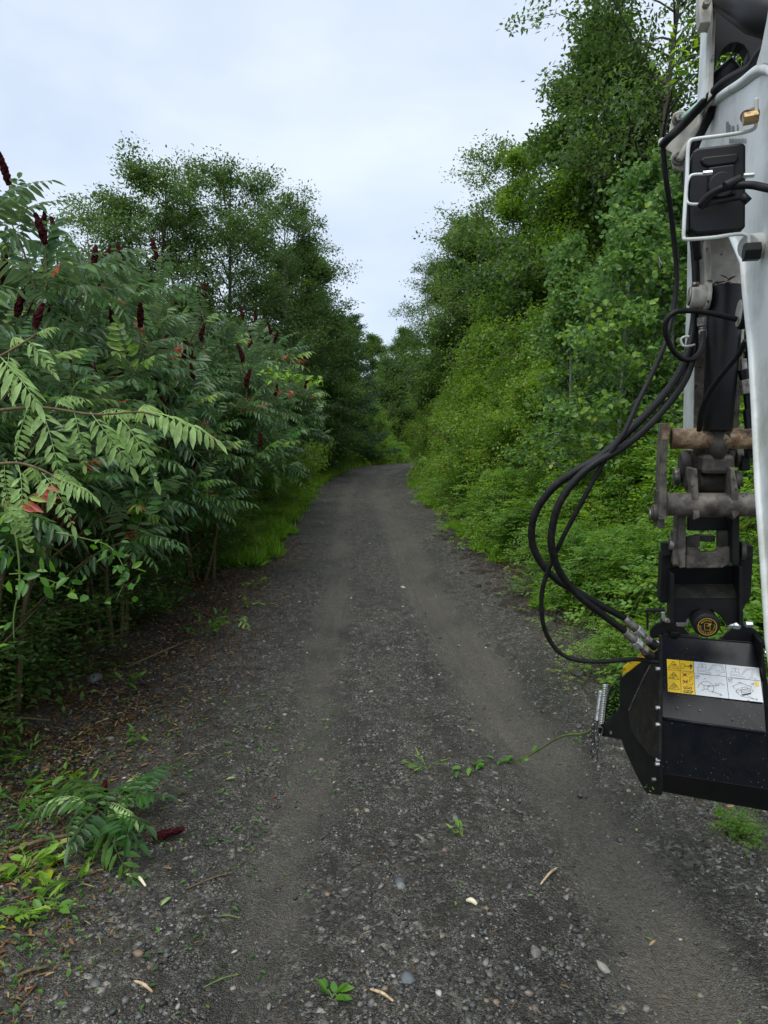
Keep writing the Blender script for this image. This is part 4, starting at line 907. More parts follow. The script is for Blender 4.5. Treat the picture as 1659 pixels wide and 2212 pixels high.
o = bpy.data.objects.new('soil_clods', npmesh('soil_clods', Vc.reshape(-1, 3), [(np.arange(n)[:, None, None] * 8 + F_[None]).reshape(-1, 3)], metal_mat('dark_soil', (.020, .017, .014), (.040, .034, .027), .5, .8, scale=30, bump=.8, spec=.2))); col.objects.link(o); tag(o, 'dark torn soil clods along the right shoulder', 'soil', kind='stuff')
# single things on the road
LEAVES = [(510, 1686, 'pale green torn leaf left of the wheel track', .05, mL['pale']), (725, 1694, 'narrow pale leaf standing in the left wheel track', .04, mL['pale']), (370, 1946, 'long pale leaf lying beside the twig', .06, mL['pale']),
 (1375, 1803, 'long pale leaf in the right wheel track', .06, mL['pale']), (598, 1725, 'single red brown leaf in the left wheel track', .045, mL['red']), (372, 1885, 'orange brown dry leaf below the fallen branch', .06, mL['litter']), (150, 2035, 'dry brown oval leaf in the lower left weeds', .05, mL['litter']),
 (120, 1700, 'large tan dry leaf above the fallen branch', .07, mL['litter']), (1455, 2023, 'small green leaf in the lower right track', .03, mL['ivy']), (1402, 2052, 'tan leaf near the lower right corner', .04, mL['litter']), (425, 1608, 'pale tan curled leaf on the left litter', .05, mL['litter']), (105, 1885, 'bright yellow lobed leaf at the left edge', .13, mL['yellow']), (15, 2012, 'yellow leaf scrap at the lower left edge', .07, mL['yellow'])]
for i, (px, py, lb, sz, m) in enumerate(LEAVES):
    n = 4 if 'lobed' in lb else 1
    litter_leaf([G(px, py, .02)] * n, 60 + i, sz, .35 if n == 1 else .6, m, 'fallen_leaf', lb, tone=(.75, .08))
def stick(px, py, qx, qy, r0, m, lb, name='stick', kink=0):
    a = G(px, py, .012); b = G(qx, qy, .014); c = (a + b) / 2 + np.array([kink, kink * .5, .01]); sp_ = spline([a, c, b], 5)
    MB().tube(sp_, [r0 * (.5 + .6 * math.sin(PI * (i + 1) / (len(sp_) + 1))) for i in range(len(sp_))], 6).build(name, m, None, label=lb, cat='stick')
stick(1168, 1915, 1203, 1880, .006, mWoodPale, 'split tan stick slanting on the right of the road centre')
stick(800, 2143, 850, 2170, .006, mWoodPale, 'short tan stick at the bottom of the road')
stick(272, 1893, 315, 1920, .008, mWoodWhite, 'curved debarked white stick below the fallen branch', kink=.012)
stick(1008, 1950, 1030, 1960, .011, mWoodWhite, 'white wood chip on the road centre', 'wood_chip')
stick(400, 1925, 505, 1890, .004, mTwig, 'thin dark twig pointing at the left wheel track', 'twig', .02)
stick(-20, 1842, 125, 1890, .012, mTwig, 'brown cut stem at the left edge by the weeds', 'stick')
stick(270, 1445, 410, 1385, .010, mTwig, 'dark fallen branch along the foot of the left hedge', 'stick', .03)
stick(-20, 1555, 110, 1560, .010, mTwig, 'brown stem lying at the left edge under the hedge', 'stick')
stick(290, 2125, 330, 2150, .006, mWoodPale, 'short brown stick near the bottom left', 'stick')
stick(25, 2120, 105, 2095, .007, mTwig, 'dark twig in the lower left corner weeds', 'twig')
stick(520, 2110, 440, 2140, .003, mStemGreen, 'green grass stalk lying near the bottom left', 'stalk')
stick(470, 1985, 520, 1990, .003, mStemGreen, 'short green stalk on the left gravel', 'stalk')
def rock(px, py, sx, sy, sz, c, lb, seed):
    r = np.random.default_rng(seed); mb = MB(); n = 9; vs = []; fs = []
    for i in range(6):
        ph = PI * (i + .5) / 6
        for k in range(n):
            q = 2 * PI * k / n; g = 1 + r.uniform(-.13, .13); vs.append((sx * math.sin(ph) * math.cos(q) * g, sy * math.sin(ph) * math.sin(q) * g, sz * math.cos(ph)))
    for i in range(5):
        for k in range(n): fs.append((i * n + k, (i + 1) * n + k, (i + 1) * n + (k + 1) % n, i * n + (k + 1) % n))
    mb._add(vs, fs, True); mb.f += [tuple(range(n)), tuple(range(6 * n - 1, 5 * n - 1, -1))]; mb.sm += [True, True]
    o = bpy.data.objects.new('stone', mb.mesh('stone', stone_single('stone_' + str(seed), c))); col.objects.link(o); p = G(px, py); o.location = p + [0, 0, sz * .35]; o.rotation_euler = (0, 0, r.uniform(0, 3)); tag(o, lb, 'stone')
for i, a in enumerate([(870, 1269, .055, .03, .014, (.42, .38, .30), 'pale flat stone in the middle of the road'), (866, 1917, .026, .022, .016, (.20, .20, .19), 'light grey round stone below the larger slate one'), (863, 1905, .034, .026, .010, (.07, .085, .10), 'flat blue grey stone on the road centre'),
    (1158, 2062, .034, .024, .014, (.16, .15, .125), 'oval tan grey stone near the bottom centre'), (880, 2115, .036, .028, .012, (.11, .125, .13), 'flat grey slab stone at the bottom of the road'), (880, 1565, .03, .024, .015, (.06, .062, .065), 'dark stone beside the road centre ridge'),
    (960, 1838, .018, .015, .010, (.15, .11, .08), 'reddish pebble beside its grey twin'), (1020, 1580, .022, .018, .014, (.26, .2, .12), 'yellow brown pebble high on the road centre'), (205, 1470, .08, .06, .045, (.10, .105, .11), 'grey rock under the left hedge'),
    (325, 2090, .022, .016, .012, (.13, .095, .07), 'brown stone in the lower left gravel'), (298, 2062, .026, .018, .013, (.18, .13, .085), 'orange brown crumbling stone in the lower left gravel'), (1000, 1188, .12, .07, .035, (.05, .05, .05), 'dark clod of earth on the right shoulder'), (1250, 1458, .07, .05, .03, (.05, .048, .046), 'dark clod of earth under the hose loop'), (615, 1545, .022, .018, .012, (.25, .25, .24), 'pale pebble beside the left wheel track')]):
    rock(*a, seed=80 + i)

# ------------------------------------------------------------------ excavator arm
AX = (RT, FW, UP)
def cylR(mb, px0, px1, py, rpx, s, n=28, py1=None):
    """cylinder lying across the machine, between two picture columns, in the plane at forward distance s"""
    a = M(px0, py, s); b = M(px1, py1 if py1 is not None else py, s); r = rpx * (a @ np.array([0, 1, 0])) / F
    return mb.tube([a, b], r, n)
def poly(pts, s, dep, plane=None):
    f = plane or (lambda x, y: M(x, y, s)); return [f(x, y) for x, y in pts], FW * dep
def plate(name, pts, s, dep, m, parent, bevel=.003, label=None):
    p, off = poly(pts, s, dep); return MB().prism(p, off).build(name, m, parent, bevel=bevel, label=label)
def hexbolt(name, C, axis, r, h, m, parent, sides=6):
    C = np.asarray(C, float); return MB().tube([C, C + nrm(np.asarray(axis, float)) * h], r, sides, smooth=False).build(name, m, parent, bevel=r * .12)
def ppx(p, n): return n * p[1] / F          # picture pixels to metres at a point

ex = empty('excavator', tuple(np.array([0.85, 1.9, 0.0])), 'white excavator arm with boom, stick, work light and black hydraulic hoses at the right edge', 'excavator')
BL = .45
def B(px, py, d=0.0): return onplane(px, py, RT, BL - d)
def BE(px, py, d=0.0): return B(px, py, d)
bo = [(1484, 505), (1479, 430), (1480, 345), (1500, 284), (1544, 220), (1600, 180), (1626, 159), (1640, 150), (1656, 148), (1672, 156), (1688, 178), (1720, 260), (1760, 420), (1800, 900), (1800, 1560), (1684, 1560), (1659, 1383), (1649, 1222), (1637, 1065), (1629, 886), (1622, 760), (1609, 634), (1604, 566), (1575, 499)]
bp = [B(*p) for p in bo]
boom = MB().prism(bp, RT * .20).build('boom', mWhite, ex, bevel=.006)
# raised rim along the boom's edge
rim = MB(); seq = [(1500, 284), (1544, 220), (1600, 180), (1626, 159), (1640, 151), (1656, 149), (1672, 157), (1688, 179), (1720, 262)]
rim.tube(spline([B(x, y, .004) for x, y in seq], 6), .013, 10); rim.build('boom_rim', mWhite, boom)
rim = MB(); rim.tube([B(x, y, .002) for x, y in [(1577, 500), (1606, 568), (1611, 636), (1624, 760), (1631, 886), (1639, 1065), (1651, 1222), (1661, 1383), (1686, 1560)]], .009, 10); rim.build('boom_rim', mWhite, boom)
# big bold letters and the fine scale of marks printed on the boom
def ink(name, quads, m, parent): 
    mb = MB()
    for q in quads: mb._add(q, [(0, 1, 2, 3)])
    return mb.build(name, m, parent)
pr = []
for x0, x1, y0, y1 in [(1568, 1573, 262, 290), (1573, 1577, 268, 288), (1580, 1585, 271, 289), (1591.5, 1594, 268, 288)] + [(1575 + i * 3.1, 1576.6 + i * 3.1, 298, 309) for i in range(12)]:
    pr.append([B(x0, y0 + 2, .002), B(x0, y1 + 2, .002), B(x1, y1, .002), B(x1, y0, .002)])
ink('printed_lettering', pr, mInkGrey, boom)
# upper structure above the boom end: the stick's top
MB().prism([M(x, y, 2.55) for x, y in [(1529, -40), (1528, 48), (1519, 212), (1531, 212), (1539, 48), (1539, -40)]], FW * .12).build('stick_side_plate', mWhite, ex, bevel=.003)
MB().prism([M(x, y, 2.53) for x, y in [(1539, -40), (1539, 48), (1531, 212), (1540, 205), (1547, 30), (1547, -40)]], FW * .14).build('stick_flange', mWhiteDirty, ex, bevel=.003)
# dark arched gusset
arch = [(1547, -60), (1700, -60), (1700, 60), (1657, 48), (1644, 100), (1636, 135), (1618, 150), (1618, 132), (1615, 112), (1606, 98), (1592, 92), (1578, 94), (1565, 103), (1555, 117), (1549, 135), (1543, 150)]
MB().prism([M(x, y, 2.62) for x, y in arch], FW * .06).build('gusset_plate', mPlastic, ex, bevel=.003)
mb = MB(); mb.tube([M(1560, -30, 2.5), M(1640, 28, 2.35), M(1720, 50, 2.2)], [.055, .055, .055], 20); mb.build('boom_cylinder', mPlastic, ex)
mb = MB(); mb.tube(spline([M(1650, -5, 2.3), M(1632, 18, 2.32), M(1617, 34, 2.34), M(1622, 42, 2.34), M(1632, 42, 2.34)], 5), .006, 8); mb.build('cable_tie', mZinc, ex)
MB().prism([B(x, y, .012) for x, y in [(1668, -40), (1655, 45), (1643, 105), (1630, 150), (1650, 139), (1675, 145), (1720, 200), (1760, -40)]], RT * .03).build('boom_bracket', mWhite, ex, bevel=.004)
pb = plate('pivot_block', [(1511, -30), (1510, 20), (1513, 50), (1530, 48), (1536, 50), (1540, 20), (1540, -30)], 2.46, .06, mWhiteDirty, ex)
c = M(1524, 14, 2.45); hexbolt('bolt', c, -FW, ppx(c, 7.5), .03, mZincDirty, pb)
# bracket with two bolts and hose eye
br = [(1424, 306), (1427, 299), (1436, 296), (1446, 284), (1450, 262), (1455, 245), (1466, 238), (1478, 238), (1485, 246), (1520, 215), (1530, 205), (1545, 198), (1545, 212), (1528, 250), (1500, 300), (1492, 320), (1484, 345), (1482, 362), (1470, 368), (1456, 362), (1451, 345), (1452, 330), (1436, 322), (1427, 316)]
bk = plate('hose_bracket', br, 2.74, .02, mWhiteDirty, ex, bevel=.002)
for x, y in ((1466, 259), (1465, 344)):
    c = M(x, y, 2.738); MB().tube([c, c - FW * .012], ppx(c, 13), 24).build('washer', mZincDirty, bk, bevel=.002)
    c = c - FW * .012; hexbolt('bolt', c, -FW, ppx(c, 9.5), .02, mZincDirty, bk)
    c = c - FW * .02; MB().tube([c, c - FW * .02 + RT * .02], ppx(c, 3.5), 10).build('grease_pipe', mZincDirty, bk)
mb = MB(); mb.tube([M(1473, 257, 2.66), M(1500, 232, 2.66), M(1535, 203, 2.66), M(1548, 193, 2.66)], .0085, 8); mb.build('guard_rod', metal_mat('mint_paint', (.36, .60, .45), (.25, .42, .33), .3, .4), bk)
mb = MB(); mb.tube([M(1468, 345, 2.66), M(1480, 320, 2.66), M(1510, 270, 2.66), M(1530, 225, 2.66)], .010, 8); mb.build('guard_rod', mWhiteDirty, bk)
c = M(1430, 309, 2.735); MB().tube([c, c - FW * .015], ppx(c, 8), 20).build('hose_eye', mWhite, bk, bevel=.002)
# hoses
def hose(name, pts, rp, parent, label=None, m=None, n=12):
    P = [M(*p) for p in pts]; sp_ = spline(P, 8); r = ppx(P[len(P) // 2], rp); return MB().tube(sp_, r, n).build(name, m or mRubber, parent, label=label)
hose('upper_hose', [(1660, 95, 2.25), (1640, 118, 2.3), (1622, 145, 2.35), (1595, 160, 2.42), (1560, 182, 2.5), (1520, 222, 2.58), (1480, 265, 2.64), (1445, 298, 2.66), (1432, 312, 2.70)], 9.5, ex, 'thick black hose running down to the hose bracket')
hose('upper_hose', [(1665, 110, 2.3), (1645, 135, 2.38), (1615, 165, 2.46), (1575, 195, 2.55), (1545, 230, 2.62), (1520, 275, 2.66), (1500, 320, 2.68), (1488, 370, 2.72), (1492, 430, 2.76), (1500, 500, 2.8), (1508, 560, 2.84)], 9, ex)
mb = MB()
c = M(1559, 205, 2.7); mb.tube([M(1552, 215, 2.7), M(1556, 172, 2.7), M(1575, 152, 2.7), M(1590, 170, 2.7)], [.035, .04, .04, .03], 16); mb.build('rubber_grommet', mRubber, ex)
hose('drain_hose', [(1432, 316, 2.72), (1438, 380, 2.75), (1448, 450, 2.8), (1456, 520, 2.84), (1462, 590, 2.86), (1459, 640, 2.86), (1448, 700, 2.84), (1430, 760, 2.8), (1405, 815, 2.78), (1375, 875, 2.75), (1345, 940, 2.72), (1306, 995, 2.72), (1263, 1073, 2.72), (1219, 1155, 2.74), (1189, 1220, 2.76), (1172, 1272, 2.78), (1170, 1324, 2.8), (1180, 1368, 2.83), (1206, 1407, 2.86), (1245, 1426, 2.88), (1306, 1429, 2.92), (1371, 1424, 2.98), (1421, 1431, 3.02)], 5.3, ex, 'thin black hose hanging in the widest loop')
hose('pressure_hose', [(1478, 365, 2.95), (1487, 430, 2.97), (1496, 500, 2.98), (1502, 570, 2.98), (1503, 640, 2.97), (1497, 710, 2.95), (1483, 770, 2.9), (1455, 825, 2.86), (1410, 880, 2.82), (1355, 935, 2.78), (1298, 985, 2.76), (1245, 1017, 2.75), (1198, 1051, 2.76), (1163, 1095, 2.78), (1149, 1138, 2.80), (1152, 1181, 2.82), (1172, 1220, 2.84), (1206, 1255, 2.87), (1245, 1277, 2.9), (1297, 1307, 2.95), (1349, 1335, 3.0), (1353, 1337, 3.0)], 8.3, ex, 'thick black hose, outer one of the pair')
hose('pressure_hose', [(1500, 700, 2.96), (1497, 760, 2.93), (1482, 815, 2.88), (1445, 870, 2.83), (1395, 925, 2.78), (1340, 970, 2.74), (1284, 1002, 2.70), (1241, 1040, 2.69), (1211, 1082, 2.69), (1196, 1125, 2.70), (1191, 1177, 2.72), (1206, 1229, 2.76), (1232, 1268, 2.80), (1263, 1298, 2.83), (1306, 1331, 2.88), (1349, 1363, 2.93), (1353, 1366, 2.93)], 8.3, ex, 'thick black hose, inner one of the pair')
hose('loop_hose', [(1592, 690, 2.72), (1560, 682, 2.72), (1525, 675, 2.72), (1490, 671, 2.71), (1460, 674, 2.70), (1442, 688, 2.70), (1437, 708, 2.71), (1443, 735, 2.73), (1458, 762, 2.75), (1477, 776, 2.78), (1498, 775, 2.8), (1512, 760, 2.82), (1518, 738, 2.84), (1519, 716, 2.85)], 5.8, ex, 'looped hose crossing in front of the black cylinder')
hose('side_hose', [(1612, 735, 2.66), (1596, 765, 2.7), (1570, 796, 2.74), (1545, 828, 2.78), (1525, 862, 2.82), (1514, 895, 2.86), (1510, 930, 2.9)], 5.8, ex)
hose('side_hose', [(1616, 720, 2.9), (1618, 760, 2.9), (1612, 780, 2.92)], 7, ex)
# stick: channel with the black cylinder inside
st = MB().prism([M(x, y, 3.0) for x, y in [(1508, 480), (1506, 620), (1500, 760), (1496, 935), (1494, 975), (1590, 975), (1595, 917), (1602, 820), (1606, 760), (1612, 620), (1612, 480)]], FW * .22).build('stick', mGrimy if False else mWhiteDirty, ex, bevel=.004)
MB().prism([M(x, y, 2.985) for x, y in [(1508, 480), (1506, 620), (1500, 760), (1496, 975), (1498.5, 975), (1503, 760), (1510, 620), (1512, 480)]], FW * .235).build('stick_edge', mWhite, st, bevel=.002)
MB().prism([M(x, y, 2.985) for x, y in [(1500.5, 740), (1496.8, 975), (1523, 975), (1532, 740)]], FW * .010).build('stick_web', mGrimeTube, st)
MB().prism([M(x, y, 2.985) for x, y in [(1586, 740), (1578, 975), (1592, 975), (1603, 800), (1606, 740)]], FW * .010).build('stick_web', mGrimeTube, st)
c0 = M(1570, 618, 2.92); c1 = M(1549, 930, 2.92)
cy_ = MB().tube([c0, c0 + (c1 - c0) * .01, c1], [.060, .0625, .0535], 36).build('bucket_cylinder', mBlackMatt, st, bevel=.003)
MB().tube([M(1549, 925, 2.94), M(1549, 990, 2.94)], .035, 20).build('cylinder_rod', mGrimy, st)
MB().box(M(1545, 1002, 2.96), .115, .10, .075, AX).build('rod_end', mGrimy, st, bevel=.015)
b_ = MB(); cylR(b_, 1491, 1527, 640, 23, 2.9).build('pivot_boss', mWhiteDirty, st, bevel=.003)
b_ = MB(); cylR(b_, 1524, 1533, 640, 27, 2.9).build('boss_flange', mWhiteDirty, st, bevel=.003)
b_ = MB(); cylR(b_, 1487, 1491, 640, 19, 2.9).build('pin_cap', mZincDirty, st, bevel=.003)
c = M(1502, 619, 2.84); MB().tube([c, c + UP * .014], .013, 12).build('grease_nipple', mZincDirty, st)
MB().prism([M(x, y, 2.93) for x, y in [(1523, 520), (1528, 512), (1536, 520), (1537, 600), (1533, 622), (1524, 618), (1525, 590)]], FW * .05).build('rib', mWhiteDirty, st, bevel=.004)
b_ = MB(); cylR(b_, 1598, 1612, 677, 33, 2.74).build('pin_flange', mBlackMatt, st, bevel=.004)
b_ = MB(); cylR(b_, 1594.5, 1598, 677, 28, 2.74).build('pin_face', mWhiteDirty, st, bevel=.002)
b_ = MB(); b_.tube([M(1516, 686, 2.86), M(1516, 704, 2.86)], .016, 6, smooth=False); b_.tube([M(1517, 704, 2.86), M(1518, 714, 2.86)], .010, 12); b_.tube([M(1518, 712, 2.86), M(1519, 730, 2.86)], .014, 16); b_.build('hose_fitting', mZincDirty, st)
hose('hose_hook', [(1489, 727, 2.84), (1477, 728, 2.84), (1471, 734, 2.84), (1474, 744, 2.84), (1479, 748, 2.84), (1492, 747, 2.86), (1500, 745, 2.9)], 2.6, st, m=mWhite)
for (x0, y0, x1, y1, r, m) in [(1606, 775, 1608, 800, .012, mZincDirty), (1607, 798, 1612, 822, .022, mBlackMatt), (1611, 820, 1616, 850, .026, mZincDirty), (1616, 850, 1620, 884, .018, mBlackMatt), (1618, 884, 1622, 925, .022, mPlastic)]:
    MB().tube([M(x0, y0, 2.9), M(x1, y1, 2.9)], r, 8, smooth=False).build('hydraulic_coupling', m, st, bevel=.002)
c = M(1561, 608, 2.9)
litter_leaf([c + RT * random.uniform(-.04, .04) + FW * .03 + UP * random.uniform(.0, .012) for _ in range(10)], 77, .035, .3, mL['litter'], 'dry_leaf_wad', 'wad of dry orange leaf bits caught on top of the black cylinder', tone=(.55, .1))
# work light hanging on its bent rod bracket
wl = plate('work_light', [(1497, 328), (1500, 322), (1508, 318), (1600, 307), (1608, 308), (1612, 314), (1611, 488), (1607, 495), (1600, 498), (1506, 506), (1496, 502), (1492, 494), (1491, 420)], 1.86, .055, mPlastic, ex, bevel=.010, label='black rectangular work light seen from behind')
plate('light_boss', [(1512, 345), (1522, 338), (1594, 330), (1598, 338), (1590, 352), (1532, 360), (1520, 356)], 1.853, .02, mPlastic, wl, bevel=.004)
plate('light_boss', [(1530, 361), (1588, 353), (1590, 420), (1532, 425)], 1.850, .03, mPlastic, wl, bevel=.004)
c = M(1560, 398, 1.845); MB().tube([c, c + FW * .02], ppx(c, 26), 28).build('light_pivot', mPlastic, wl, bevel=.003)
plate('light_housing', [(1484, 335), (1490, 330), (1490, 500), (1484, 498)], 1.87, .05, mPlastic, wl)
hose('light_bracket_rod', [(1634, 212, 1.83), (1634, 240, 1.83), (1633, 268, 1.82), (1627, 279, 1.82), (1605, 286, 1.82), (1560, 293, 1.82), (1505, 300, 1.82), (1490, 306, 1.82), (1486, 325, 1.82), (1484, 380, 1.82), (1480, 440, 1.82), (1477, 495, 1.82), (1477, 512, 1.82), (1484, 517, 1.82), (1540, 513, 1.84), (1590, 506, 1.86), (1612, 508, 1.86), (1618, 520, 1.86), (1617, 556, 1.86)], 3.8, wl, m=mWhite)
hose('light_stay_rod', [(1520, 376, 1.82), (1500, 377, 1.82), (1490, 382, 1.82), (1484, 400, 1.82), (1483, 430, 1.82), (1490, 440, 1.82), (1510, 441, 1.83)], 2.8, wl, m=mWhite)
c = M(1518, 375, 1.81); hexbolt('bolt', c, RT, .006, .02, mZinc, wl)
c = M(1606, 380, 1.82); hexbolt('bolt', c, RT, .006, .022, mZinc, wl)
c = M(1605, 258, 1.80); hexbolt('bolt', c, RT + UP * .1, .014, .03, metal_mat('brass_bolt', (.42, .30, .14), (.14, .08, .04), .45, .4, metallic=.6, scale=60), wl)
MB().tube([M(1612, 252, 1.83), M(1628, 246, 1.86)], .014, 14).build('rusty_spacer', mRust, wl)
c = M(1606, 545, 1.86); MB().tube([c, c + RT * .035], .022, 6, smooth=False).build('bracket_bolt', mBlackMatt, wl, bevel=.002)
MB().tube([M(1617, 535, 1.9), M(1640, 530, 1.93)], .03, 16).build('light_mount', mWhite, wl, bevel=.003)
hose('light_cable', [(1720, 415, 1.72), (1660, 407, 1.75), (1625, 400, 1.78), (1590, 401, 1.79), (1560, 407, 1.80), (1535, 420, 1.81), (1520, 435, 1.82), (1514, 446, 1.83)], 8, wl)
hose('light_cable', [(1514, 448, 1.83), (1540, 438, 1.82), (1570, 433, 1.81), (1592, 428, 1.80), (1606, 426, 1.80)], 5, wl)
MB().tube([M(1603, 422, 1.79), M(1617, 436, 1.79)], .009, 10).build('cable_plug', mRubber, wl)
MB().tube([M(1565, 402, 1.78), M(1600, 386, 1.79)], .010, 10).build('cable_clamp', mRubber, wl, bevel=.002)
# bucket linkage
lk = MB(); cylR(lk, 1449, 1700, 947.5, 22.5, 2.95, 40, 946).build('upper_link_pin', mRust, ex, bevel=.003)
plate('side_link', [(1431, 914), (1448, 913), (1449, 930), (1444, 950), (1441, 985), (1439, 1010), (1441, 1040), (1441, 1122), (1424, 1123), (1425, 1020), (1428, 960)], 2.9, .12, mGrimeTube, ex, bevel=.003)
plate('side_link_end', [(1431, 915), (1448, 914), (1448, 932), (1443, 950), (1431, 950)], 2.894, .012, mRust, ex, bevel=.002)
plate('side_link_rear', [(1419, 1060), (1426, 1060), (1436, 1122), (1436, 1142), (1420, 1140)], 2.94, .10, mGrimy, ex, bevel=.003)
lk = MB(); cylR(lk, 1440, 1700, 1089, 25, 2.90, 40, 1091).build('lower_link_tube', mGrimeTube, ex, bevel=.003)
for x0, x1, yy_, r in ((1402, 1406, 1110, 11), (1406, 1410, 1109, 15), (1410, 1420, 1108, 19)):
    lk = MB(); cylR(lk, x0, x1, yy_, r, 2.96).build('pin_cap', mZincDirty if x0 < 1406 else mGrimy, ex, bevel=.002)
for nm, pts in (('inner_link', [(1494, 1012), (1506, 1012), (1508, 1040), (1509, 1070), (1512, 1118), (1498, 1124), (1495, 1070), (1492, 1040)]), ('inner_link', [(1577, 1010), (1586, 1010), (1590, 1030), (1595, 1060), (1598, 1112), (1584, 1124), (1580, 1100), (1580, 1060)])):
    plate(nm, pts, 2.86, .13, mGrimeTube, ex, bevel=.004)
lk = MB(); cylR(lk, 1508, 1580, 1040, 26, 3.02).build('link_barrel', mGrimy, ex, bevel=.004)
for x0, x1, yy_, r in ((1480, 1496, 1040, 19), (1483, 1488, 1034, 16), (1586, 1597, 1036, 20), (1597, 1602, 1036, 14)):
    lk = MB(); cylR(lk, x0, x1, yy_, r, 2.97).build('pin_collar', mGrimy, ex, bevel=.002)
plate('stick_nose', [(1493, 970), (1590, 970), (1586, 1015), (1575, 1025), (1504, 1025), (1494, 1012)], 3.08, .12, mGrimeTube, ex, bevel=.006)
lk = MB(); cylR(lk, 1468, 1492, 1010, 34, 3.12).build('stick_pin_boss', mGrimy, ex, bevel=.006)
lk = MB(); cylR(lk, 1455, 1468, 1030, 19, 3.10).build('pin_cap', mZincDirty, ex, bevel=.004)
lk = MB(); cylR(lk, 1588, 1604, 990, 20, 3.12).build('stick_pin_boss', mGrimy, ex, bevel=.005)
plate('pin_lock_block', [(1602, 983), (1621, 984), (1622, 1016), (1600, 1018)], 3.08, .05, mBlackMatt, ex, bevel=.005)
plate('drain_block', [(1613, 960), (1640, 962), (1640, 990), (1616, 989)], 3.0, .06, mBlackMatt, ex, bevel=.003)
# mounting bracket between linkage and mulcher: two cheeks and a slotted web
plate('bracket_cheek', [(1466, 1112), (1482, 1112), (1481, 1226), (1468, 1228), (1464, 1180)], 2.95, .14, mGrimeTube, ex, bevel=.004)
plate('bracket_cheek', [(1581, 1110), (1598, 1112), (1597, 1215), (1590, 1224), (1582, 1218)], 2.95, .14, mBlackMatt, ex, bevel=.004)
plate('bracket_web', [(1482, 1182), (1508, 1182), (1516, 1192), (1545, 1192), (1552, 1182), (1582, 1180), (1580, 1217), (1560, 1227), (1482, 1228)], 3.0, .03, mGrimeTube, ex, bevel=.004)
plate('bracket_bar', [(1482, 1160), (1512, 1156), (1512, 1182), (1482, 1184)], 3.02, .03, mGrimy, ex, bevel=.003)
plate('bracket_bar', [(1550, 1148), (1582, 1146), (1582, 1182), (1550, 1184)], 3.02, .03, mGrimy, ex, bevel=.003)
plate('bracket_bar', [(1486, 1116), (1580, 1116), (1580, 1146), (1486, 1146)], 3.06, .03, mBlackMatt, ex, bevel=.003)
plate('casting_block', [(1502, 1156), (1546, 1158), (1545, 1171), (1504, 1169)], 3.08, .04, mGrimy, ex, bevel=.003)
plate('pin_block', [(1453, 1148), (1467, 1146), (1467, 1222), (1454, 1220)], 2.97, .06, mGrimeTube, ex, bevel=.004)
lk = MB(); cylR(lk, 1445, 1456, 1175, 14, 2.99).build('pin_cap', mZincDirty, ex, bevel=.003)
lk = MB(); cylR(lk, 1598, 1609, 1190, 22, 3.0).build('pin_cap', mGrimy, ex, bevel=.004)
plate('pin_block', [(1430, 1173), (1452, 1173), (1452, 1200), (1431, 1202)], 3.0, .05, mBlackMatt, ex, bevel=.003)
plate('pin_block', [(1609, 1178), (1627, 1179), (1627, 1206), (1609, 1206)], 3.0, .05, mBlackMatt, ex, bevel=.003)

# ------------------------------------------------------------------ mulching head
mu = empty('mulching_head', tuple(M(1540, 1730, 3.3)), 'black flail mulching head with warning sticker hanging from the excavator arm', 'mulcher')
plate('hitch_ear', [(1430, 1196), (1453, 1200), (1453, 1300), (1426, 1303), (1425, 1300)], 3.06, .10, mBlackMatt, mu, bevel=.004)
plate('hitch_ear', [(1598, 1200), (1627, 1200), (1622, 1290), (1606, 1314), (1598, 1310)], 3.06, .10, mBlackMatt, mu, bevel=.004)
hb = MB()
hb._add([M(1453, 1226, 3.04), M(1600, 1222, 3.04), M(1600, 1262, 3.06), M(1453, 1262, 3.06)], [(0, 3, 2, 1)])
hb.prism([M(x, y, 3.06) for x, y in [(1453, 1224), (1600, 1222), (1600, 1262), (1453, 1262)]], FW * .05); hb.build('hitch_plate', mBlackMatt, mu, bevel=.003)
a = [M(1453, 1262, 3.055), M(1600, 1262, 3.055), M(1600, 1292, 2.98), M(1453, 1292, 2.98)]
MB().prism(a, FW * .06).build('hitch_plate', mBlackDusty, mu, bevel=.002)
plate('hitch_plate', [(1453, 1292), (1600, 1292), (1600, 1320), (1592, 1345), (1572, 1352), (1556, 1330), (1538, 1318), (1510, 1316), (1495, 1322), (1480, 1345), (1453, 1345)], 2.985, .03, mBlackMatt, mu, bevel=.003)
plate('hitch_upright', [(1450, 1240), (1457, 1240), (1456, 1345), (1449, 1345)], 2.95, .12, mBlackMatt, mu, bevel=.002)
plate('hitch_upright', [(1597, 1225), (1604, 1225), (1606, 1352), (1597, 1352)], 2.95, .12, mBlackMatt, mu, bevel=.002)
